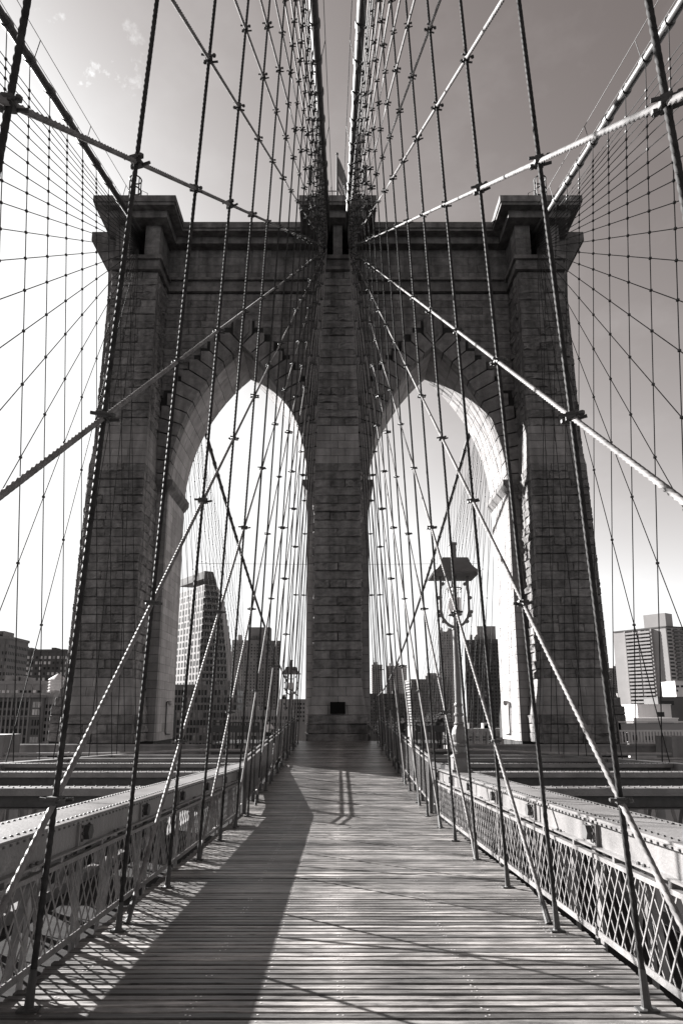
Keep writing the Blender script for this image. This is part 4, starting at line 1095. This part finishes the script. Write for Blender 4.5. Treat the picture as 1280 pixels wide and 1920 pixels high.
def block(label, x0, x1, ytop, Y, Dp=18, yaw=0.0, wall='brick_wall', nx=10, nz_=16, fw=.55, fh=.6, pane='pane', extra=None, zbot=None, slabs=0, top=True, name='apartment_block', parts_windows=False):
    (xa, zt), (xb, _) = px(x0, ytop, Y), px(x1, ytop, Y)
    Wd = abs(xb - xa) / max(.3, math.cos(yaw)); cx = (xa + xb) / 2
    fp, d = footprint(cx, Y, Wd, Dp, yaw); zb = GZ
    t = empty(name, (cx, Y, zb)); P = sub(t); tag(t, label, 'building', 'buildings beyond the bridge')
    def put(nm, mb, m, stuff=False):
        o = mb.build(nm, m, t); o.matrix_basis = P; fixn(o)
        if stuff: o['kind'] = 'stuff'
        return o
    b = MB(); b.hexa([(x, y, zb) for x, y in fp], [(x, y, zt) for x, y in fp]); put('wall', b, wall)
    zlow = zbot if zbot is not None else max(GZ + 3, -14)
    b = MB(); rr = random.Random(int(x0 * 7 + ytop)); facade(b, fp[0], d, Wd, zlow, zt - 1.2, nx, nz_, fw, fh, skip=.22, rr=rr); put('windows', b, pane, True)
    b = MB(); rr = random.Random(int(x0 * 7 + ytop)); facade(b, fp[0], d, Wd, zlow, zt - 1.2, nx, nz_, fw * .9, fh * .9, skip=-.22, rr=rr); put('blinds', b, 'blind' if pane == 'pane' else 'pane', True)
    b = MB(); n_ = (d[1], -d[0])
    for i in range(0, nx + 1, 2):
        u = Wd * i / nx; px_, py_ = fp[0][0] + d[0] * u, fp[0][1] + d[1] * u; hwp = Wd / nx * .1
        q = [(px_ - d[0] * hwp + n_[0] * .35, py_ - d[1] * hwp + n_[1] * .35), (px_ + d[0] * hwp + n_[0] * .35, py_ + d[1] * hwp + n_[1] * .35), (px_ + d[0] * hwp, py_ + d[1] * hwp), (px_ - d[0] * hwp, py_ - d[1] * hwp)]
        b.hexa([(x, y, zb) for x, y in q], [(x, y, zt) for x, y in q])
    put('pilasters', b, wall, True)
    rk = random.Random(int(x1 * 3 + ytop))
    for k in range(rk.choice((2, 3, 4))):
        u = rk.uniform(.08, .8) * Wd; wk = rk.uniform(.05, .14) * Wd; hk = rk.uniform(.012, .035) * Y / 4; bx, by = fp[0][0] + d[0] * u, fp[0][1] + d[1] * u
        put('roof_plant', MB().box(bx, bx + wk, by + 2, by + 2 + min(5, Dp * .4), zt + .2, zt + .9 + hk), rk.choice((wall, 'mid_wall', 'dark_wall')))
    u = rk.uniform(.2, .8) * Wd; bx, by = fp[0][0] + d[0] * u, fp[0][1] + d[1] * u + 3
    put('mast', MB().tube([(bx, by, zt), (bx, by, zt + Y * .012)], Y * .0003, 5), 'dark_wall')
    b = MB(); nd = max(2, int(nx * Dp / Wd)); facade(b, fp[1], (-d[1], d[0]), Dp, zlow, zt - 1.2, nd, nz_, fw, fh); facade(b, fp[3], (d[1], -d[0]), Dp, zlow, zt - 1.2, nd, nz_, fw, fh); put('side_windows', b, pane, True)
    if slabs:
        b = MB()
        for j in range(nz_ + 1):
            z = zlow + (zt - 1.2 - zlow) * j / nz_
            n = (d[1], -d[0]); q = [(fp[0][0] + n[0] * slabs, fp[0][1] + n[1] * slabs), (fp[1][0] + n[0] * slabs, fp[1][1] + n[1] * slabs), fp[1], fp[0]]
            b.hexa([(x, y, z - .18) for x, y in q], [(x, y, z + .18) for x, y in q])
        put('balcony_slabs', b, wall, True)
    if top:
        b = MB(); fq, _ = footprint(cx, Y - .3, Wd + .6, Dp + .6, yaw); b.hexa([(x, y, zt + .001) for x, y in fq], [(x, y, zt + .9) for x, y in fq]); put('parapet', b, wall)
    for e in (extra or []):
        (ea, ez), (eb, _) = px(e[0], e[2], Y + 4), px(e[1], e[2], Y + 4)
        b = MB(); b.box(ea, eb, Y + 4, Y + 4 + min(10, Dp * .5), zt + .9, ez); put('roof_house', b, e[3] if len(e) > 3 else wall)
    return t
# left, outside the tower
def loft():
    Y = 150.; (xa, zt), (xb, _) = px(-40, 1308, Y), px(79, 1308, Y)
    t = empty('loft_building', ((xa + xb) / 2, Y, GZ)); P = sub(t); tag(t, 'old loft building with rows of tall piers and windows, far left', 'building', 'buildings beyond the bridge')
    def put(nm, mb, m, par=t, stuff=False):
        o = mb.build(nm, m, par)
        if par is t: o.matrix_basis = P
        if stuff: o['kind'] = 'stuff'
        return o
    put('wall', MB().box(xa, xb, Y, Y + 16, GZ, zt), 'brick_wall')
    put('cornice', MB().box(xa - .2, xb + .3, Y - .7, Y + 16, zt + .001, zt + .6), 'concrete')
    put('string_course', MB().box(xa, xb - .001, Y - .35, Y, px(0, 1343, Y)[1] - .15, px(0, 1343, Y)[1] + .1), 'concrete')
    n = 12; bay = (xb - xa) * .82 / n
    for i in range(n + 1):
        x = xa + bay * i; put('pier', MB().box(x - .16, x + .16, Y - .3, Y - .001, GZ + 20, zt), 'mid_wall')
    wme = MB().box(-bay * .3, bay * .3, -.06, .1, 0, 1.35).mesh('window', 'pane')
    wml = MB().box(-.28, .28, -.06, .1, 0, 1.3).mesh('window', 'pane_light')
    rows = [1331, 1347, 1361, 1378, 1392]
    for j, ry in enumerate((1327, 1341, 1361, 1378, 1393)):
        z = px(0, ry, Y)[1]
        for i in range(n):
            link('window', wme, t, P @ Matrix.Translation((xa + bay * (i + .5), Y - .05, z)))
        put('spandrel', MB().box(xa, xa + bay * n, Y - .12, Y - .0015, z - .55, z - .15), 'brick_wall')
        for k in range(3):
            link('window', wml if j in (0, 1, 4) else wme, t, P @ Matrix.Translation((xb - 1.55 + k * .62 - .0, Y - .05, z + .05)) @ Matrix.Diagonal((.9 if j in (0, 1, 4) else .5, 1, .95, 1)))
loft()
block('narrow sunlit building beside the left pier', 80, 100, 1308, 152, 12, 0, 'pale_wall', 3, 8, .5, .55, 'pane', zbot=-9)
block('long dark building with bright window openings behind the loft building', 10, 124, 1222, 260, 20, R(-3), 'dark_wall', 14, 9, .5, .5, 'pane_light', zbot=4, name='office_building')
block('tall plain brick building cut off by the left edge', -40, 18, 1198, 220, 14, 0, 'brick_wall', 9, 12, .35, .45, 'pane', [(-4, 9, 1183)], zbot=-4)
block('low pale building with a terrace below the dark one', -20, 95, 1283, 175, 12, 0, 'mid_wall', 14, 3, .6, .5, 'pane_light', zbot=2.5, name='terrace_building')
b = MB(); cx, cz = px(108, 1290, 170); b.lathe([(2.1, 0), (2.1, 3.2), (2.4, 3.25), (.1, 4.8)], 12, (cx, 170, cz - 1.2))
for k in range(4): b.lathe([(2.2, .2 + k * .75), (2.3, .25 + k * .75), (2.3, .4 + k * .75), (2.2, .45 + k * .75)], 12, (cx, 170, cz - 1.2))
wt = tag(b.build('water_tank', 'white_wall'), 'round white rooftop tank with conical roof next to the left pier', 'tank')
b = MB()
for a in range(4): b.box(cx + 1.3 * (-1) ** a - .15, cx + 1.3 * (-1) ** a + .15, 170 + 1.3 * (1 if a < 2 else -1) - .15, 170 + 1.3 * (1 if a < 2 else -1) + .15, GZ, cz - 1.2)
o = b.build('tank_legs', 'dark_wall', wt)

# the town goes on past both edges of the view
for k, (x0, x1, yt, Y, wl) in enumerate(((-210, -60, 1262, 260, 'mid_wall'), (-420, -230, 1232, 300, 'brick_wall'), (-700, -440, 1270, 280, 'dark_wall'))):
    block('%s block past the left edge of the view' % ('pale', 'brick', 'dark')[k], x0, x1, yt, Y, 20, 0, wl, 16, 9, .5, .5, 'pane', zbot=-16)
for k, (x0, x1, yt, Y, wl) in enumerate(((1400, 1560, 1250, 320, 'brick_wall'), (1580, 1800, 1282, 280, 'pale_wall'))):
    block('%s block past the right edge of the view' % ('brick', 'pale')[k], x0, x1, yt, Y, 20, 0, wl, 16, 9, .5, .5, 'pane', zbot=-16)

# curved terraced tower through the left arch
def curved_tower():
    Y = 420.; t = empty('curved_tower', (-88, Y, GZ)); P = sub(t); tag(t, 'tall sail-shaped tower with white window grid and stepped terraces, seen through the left arch', 'building', 'buildings beyond the bridge')
    def put(nm, mb, m, stuff=False):
        o = mb.build(nm, m, t); o.matrix_basis = P; fixn(o)
        if stuff: o['kind'] = 'stuff'
        return o
    zt = 86.; zb = GZ; fh = 4.35; nf = int((zt - 8) / fh)
    xl, xm = -112.0, -87.5
    floors = MB(); slabs = MB(); rails = MB(); glass = MB(); mull = MB(); grid = MB()
    put('wall', MB().hexa([(xm, Y - 3, zb), (-70, Y + 3, zb), (-72, Y + 40, zb), (xl, Y + 30, zb)], [(xm, Y - 3, 8), (-70, Y + 3, 8), (-72, Y + 40, 8), (xl, Y + 30, 8)]), 'pale_wall')
    wall = MB()
    wall_me = MB().box(-1.15, 1.15, -.06, .3, -1.5, 1.5).mesh('window', 'pane')
    for j in range(nf):
        z0 = 8 + j * fh; z1 = z0 + fh; u = j / (nf - 1)
        xr = -69.5 - 11.0 * max(0, u - .12) ** 1.6          # right edge steps back with height
        xq = xl + 2.5 * u ** 2
        A, B, C, D_ = (xq, Y + 30 - 2 * u), (xm + 2 * u, Y - 3), (xr, Y + 2), (xr - 2, Y + 40)
        wall.hexa([(A[0], A[1], z0), (B[0], B[1], z0), (C[0], C[1], z0), (D_[0], D_[1], z0)], [(A[0], A[1], z1), (B[0], B[1], z1), (C[0], C[1], z1), (D_[0], D_[1], z1)])
        dx = Vector((B[0] - A[0], B[1] - A[1])); W = dx.length; dx.normalize(); ang = math.atan2(dx.y, dx.x)
        n = 9
        for i in range(n):
            c = Vector(A) + dx * W * (i + .5) / n
            link('window', wall_me, t, P @ Matrix.Translation((c.x, c.y, z0 + 2.1)) @ Matrix.Rotation(ang, 4, 'Z'))
        e = Vector((C[0] - B[0], C[1] - B[1])); W2 = e.length; e.normalize()
        facade(glass, B, (e.x, e.y), W2, z0 + .6, z1 - .3, 8, 1, .8, .95, .1)
        nn = Vector((e.y, -e.x)); out = 2.2
        q = [Vector(B) + nn * out, Vector(C) + nn * out * .8, Vector(C), Vector(B)]
        slabs.hexa([(p.x, p.y, z0 - .35) for p in q], [(p.x, p.y, z0 + .35) for p in q])
        q2 = [Vector(B) + nn * out, Vector(C) + nn * out * .8, Vector(C) + nn * (out * .8 - .15), Vector(B) + nn * (out - .15)]
        rails.hexa([(p.x, p.y, z0 + .36) for p in q2], [(p.x, p.y, z0 + 1.3) for p in q2])
    put('storeys', wall, 'pale_wall', True); put('terrace_slabs', slabs, 'dark_wall', True); put('terrace_parapets', rails, 'brick_wall', True); put('terrace_glazing', glass, 'pane', True)
    put('crown', MB().hexa([(-109, Y + 27, 86.0), (-86, Y - 2, 86.0), (-80, Y + 1, 86.0), (-84, Y + 36, 86.0)], [(-108.5, Y + 27, 91), (-86, Y - 2, 91), (-81, Y + 1, 91), (-85, Y + 36, 91)]), 'dark_wall')
curved_tower()
block('low glass-fronted block below the curved tower', 322, 445, 1287, 330, 20, 0, 'brick_wall', 20, 9, .74, .7, 'pane', zbot=-20, name='glass_block')
block('brown tower slab with a taller middle, through the left arch', 437, 524, 1203, 480, 24, R(8), 'brick_wall', 16, 26, .4, .5, 'pane', [(466, 507, 1176)], zbot=-6, name='apartment_tower')
block('wide low block in front of the brown tower', 430, 545, 1335, 300, 16, 0, 'mid_wall', 22, 5, .55, .5, 'pane', zbot=-14)
block('far low block just left of the middle pier', 520, 572, 1313, 520, 16, 0, 'mid_wall', 10, 5, .5, .5, 'pane', zbot=-6)
# right arch
block('pale far tower right of the middle pier', 697, 716, 1248, 620, 20, 0, 'mid_wall', 6, 24, .4, .4, 'pane', zbot=0)
block('second pale far tower right of the middle pier', 724, 752, 1250, 640, 20, R(-20), 'pale_wall', 8, 22, .4, .4, 'pane', zbot=0)
block('dark low block in front of the pale far towers', 694, 762, 1303, 420, 20, 0, 'dark_wall', 16, 12, .5, .5, 'pane', zbot=-12)
block('broad mid-height block in the middle of the right arch', 770, 845, 1276, 460, 22, R(5), 'brick_wall', 20, 16, .45, .5, 'pane', [(800, 822, 1262)], zbot=-8)
block('slim tower behind the lamp post', 822, 858, 1186, 520, 20, R(-12), 'mid_wall', 8, 30, .4, .5, 'pane', [(838, 848, 1178)], zbot=0, name='apartment_tower')
block('tall dark residential tower beside the right reveal', 872, 945, 1202, 360, 22, R(-14), 'dark_wall', 12, 28, .55, .5, 'pane', [(893, 928, 1174, 'mid_wall')], zbot=-16, slabs=1.0, name='apartment_tower')
block('low brick sheds at the foot of the dark tower', 840, 960, 1372, 210, 10, 0, 'brick_wall', 10, 2, .5, .5, 'pane', zbot=-8, name='shed')
# right, outside the tower
def balcony_tower():
    Y = 380.; t = empty('balcony_tower', (185, Y, GZ)); P = sub(t); tag(t, 'tall residential tower with sunlit balcony side and dark side, at the right edge', 'building', 'buildings beyond the bridge')
    def put(nm, mb, m, stuff=False):
        o = mb.build(nm, m, t); o.matrix_basis = P; fixn(o)
        if stuff: o['kind'] = 'stuff'
        return o
    zt = px(1200, 1178, Y)[1]; A, B, C = (167.5, Y + 22), (187.0, Y - 4), (232, Y + 12); D_ = (212, Y + 40)
    put('wall', MB().hexa([(p[0], p[1], GZ) for p in (A, B, C, D_)], [(p[0], p[1], zt) for p in (A, B, C, D_)]), 'pale_wall')
    d1 = Vector((B[0] - A[0], B[1] - A[1])); W1 = d1.length; d1.normalize(); d2 = Vector((C[0] - B[0], C[1] - B[1])); W2 = d2.length; d2.normalize()
    n1 = Vector((d1.y, -d1.x)); n2 = Vector((d2.y, -d2.x))
    nf = 26; zl = -6; sl = MB(); gl = MB(); gl2 = MB(); sl2 = MB()
    for j in range(nf):
        z = zl + (zt - zl) * j / nf; h = (zt - zl) / nf
        for u0, u1 in ((.27, .5), (.52, .72)):
            p0, p1 = Vector(A) + d1 * W1 * u0, Vector(A) + d1 * W1 * u1
            q = [p0 + n1 * 1.5, p1 + n1 * 1.5, p1, p0]; sl.hexa([(p.x, p.y, z - .12) for p in q], [(p.x, p.y, z + .12) for p in q])
            q = [p0 + n1 * 1.5, p1 + n1 * 1.5, p1 + n1 * 1.4, p0 + n1 * 1.4]; sl.hexa([(p.x, p.y, z + .121) for p in q], [(p.x, p.y, z + 1.0) for p in q])
            pa = p0 + d1 * .3; facade(gl, (pa.x, pa.y), (d1.x, d1.y), (p1 - p0).length - .6, z + .2, z + h - .3, 2, 1, .8, .95, .06)
        for k in range(10):
            p0 = Vector(B) + d2 * W2 * (k + .15) / 10; facade(gl2, (p0.x, p0.y), (d2.x, d2.y), W2 * .07, z + .5, z + h - .5, 1, 1, .9, .95, .08)
        if j % 1 == 0:
            for u0, u1 in ((.1, .26), (.42, .6), (.76, .92)):
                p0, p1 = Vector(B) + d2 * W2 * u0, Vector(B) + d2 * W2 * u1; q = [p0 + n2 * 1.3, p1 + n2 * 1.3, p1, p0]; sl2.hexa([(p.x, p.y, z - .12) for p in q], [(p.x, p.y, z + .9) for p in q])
    for u in (.24, .735):
        p0 = Vector(A) + d1 * W1 * u; q = [p0 + n1 * 1.2, p0 + d1 * .6 + n1 * 1.2, p0 + d1 * .6, p0]; put('facade_rib', MB().hexa([(p.x, p.y, GZ + 30) for p in q], [(p.x, p.y, zt) for p in q]), 'pale_wall')
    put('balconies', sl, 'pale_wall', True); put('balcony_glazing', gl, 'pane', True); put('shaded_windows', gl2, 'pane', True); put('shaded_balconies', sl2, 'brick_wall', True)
    ez = px(1215, 1150, Y)[1]; ea, eb = 180.5, 193
    put('roof_house', MB().hexa([(ea, Y + 8, zt), (ea + 8, Y - 2, zt), (eb + 2, Y + 3, zt), (eb - 4, Y + 14, zt)], [(ea, Y + 8, ez), (ea + 8, Y - 2, ez), (eb + 2, Y + 3, ez), (eb - 4, Y + 14, ez)]), 'pale_wall')
    put('parapet', MB().hexa([(p[0], p[1] - .4, zt + .001) for p in (A, B, C, D_)], [(p[0], p[1] - .4, zt + .8) for p in (A, B, C, D_)]), 'dark_wall')
balcony_tower()
block('slim dark tower right behind the right pier', 1140, 1178, 1255, 520, 18, R(10), 'brick_wall', 8, 22, .4, .5, 'pane', [(1152, 1164, 1250)], zbot=-6)
block('wide distant block low behind the right pier', 1128, 1200, 1310, 460, 18, 0, 'mid_wall', 18, 6, .5, .5, 'pane', zbot=-12)
def white_house(label, x0, x1, yt, Y, wins, wall='white_wall', Dp=10):
    (xa, zt), (xb, _) = px(x0, yt, Y), px(x1, yt, Y); t = empty('white_building', ((xa + xb) / 2, Y, GZ)); P = sub(t); tag(t, label, 'building', 'buildings beyond the bridge')
    o = MB().box(xa, xb, Y, Y + Dp, GZ, zt).build('wall', wall, t); o.matrix_basis = P
    o = MB().box(xa - .1, xb + .1, Y - .25, Y + Dp, zt + .001, zt + .25).build('roof_edge', wall, t); o.matrix_basis = P
    for a, b2, c, d in wins:
        (wa, wz1), (wb, _), (_, wz0) = px(a, b2, Y), px(c, b2, Y), px(a, d, Y)
        o = MB().box(wa, wb, Y - .04, Y + .3, wz0, wz1).build('window', 'pane', t); o.matrix_basis = P
        o2 = MB().box(wa - .15, wb + .15, Y - .15, Y - .001, wz0 - .16, wz0 - .001).build('sill', wall, o)
white_house('white flat-roofed house with one dark window, right of the tower', 1193, 1256, 1322, 190, [(1230, 1335, 1244, 1344)])
white_house('lower white house with two wide openings', 1186, 1270, 1348, 170, [(1213, 1352, 1236, 1362), (1239, 1352, 1262, 1362)])
white_house('white roof building at the right edge with small windows', 1264, 1330, 1278, 240, [(1266, 1285, 1272, 1289), (1275, 1285, 1281, 1289), (1266, 1293, 1270, 1297)])
white_house('dark roofed strip building behind the white houses', 1232, 1330, 1308, 215, [(1236, 1300 + 14, 1262, 1322)], 'dark_wall')
white_house('white shed at the right edge behind the picket barrier', 1177, 1330, 1374, 140, [(1182, 1362 + 16, 1195, 1388), (1208, 1380, 1222, 1388)], 'pale_wall')

# trees on the far bank
def tree(x, y, Y, h, wd, label, seed):
    r = random.Random(seed); X, Z = px(x, y, Y); base = Z - h
    t = empty('bank_tree', (X, Y, base)); tag(t, label, 'tree', 'trees on the far bank')
    b = MB(); b.tube([(0, 0, -12), (0, 0, h * .3), (.2, .1, h * .6)], [.5, .35, .15], 7)
    for k in range(5):
        a = r.uniform(0, 6.28); b.tube([(0, 0, h * .3), (math.cos(a) * wd * .3, math.sin(a) * wd * .3, h * .65)], [.18, .06], 5)
    b.build('trunk', 'bark', t)
    b = MB(); lumps = [(r.uniform(-.35, .35) * wd, r.uniform(-.3, .3) * wd, h * r.uniform(.4, .85), wd * r.uniform(.14, .26)) for _ in range(11)]
    for k in range(1700):
        cx, cy, cz, cr = r.choice(lumps); v = Vector((r.gauss(0, 1), r.gauss(0, 1), r.gauss(0, 1))).normalized() * cr * r.uniform(.5, 1.05)
        c = Vector((cx, cy, cz)) + v; a = Vector((r.gauss(0, 1), r.gauss(0, 1), r.gauss(0, 1))).normalized() * r.uniform(.09, .2); d = a.cross(Vector((r.gauss(0, 1), r.gauss(0, 1), r.gauss(0, 1)))).normalized() * r.uniform(.07, .15)
        b.add([c - a, c + d, c + a, c - d], [(0, 1, 2, 3)])
    o = b.build('crown', 'leaf', t); o['kind'] = 'stuff'
for k, (x, y, Y, h, wd, lb) in enumerate(((822, 1332, 230, 9, 10, 'tree behind the leaning person in the right arch'), (795, 1346, 235, 7, 9, 'low tree left of the leaning person in the right arch'), (1172, 1332, 260, 9, 12, 'tree right of the right pier in front of the distant block'),
                                (1196, 1366, 150, 5, 6, 'shrubby tree before the lower white house'), (730, 1345, 260, 8, 12, 'tree low in the right arch beside the middle pier'), (845, 1362, 200, 6, 7, 'small tree beside the brick sheds'))):
    tree(x, y, Y, h, wd, lb, k + 3)

b = MB(); b.tube([(-13.4, 62, px(0, 1057, 62)[1] + .02), (0, 62, px(0, 1058, 62)[1] - .03), (13.4, 62, px(0, 1057, 62)[1] + .02)], .02, 5)
tag(b.build('span_wire', 'rope_thin'), 'thin level wire crossing the bridge behind both arches', 'wire')
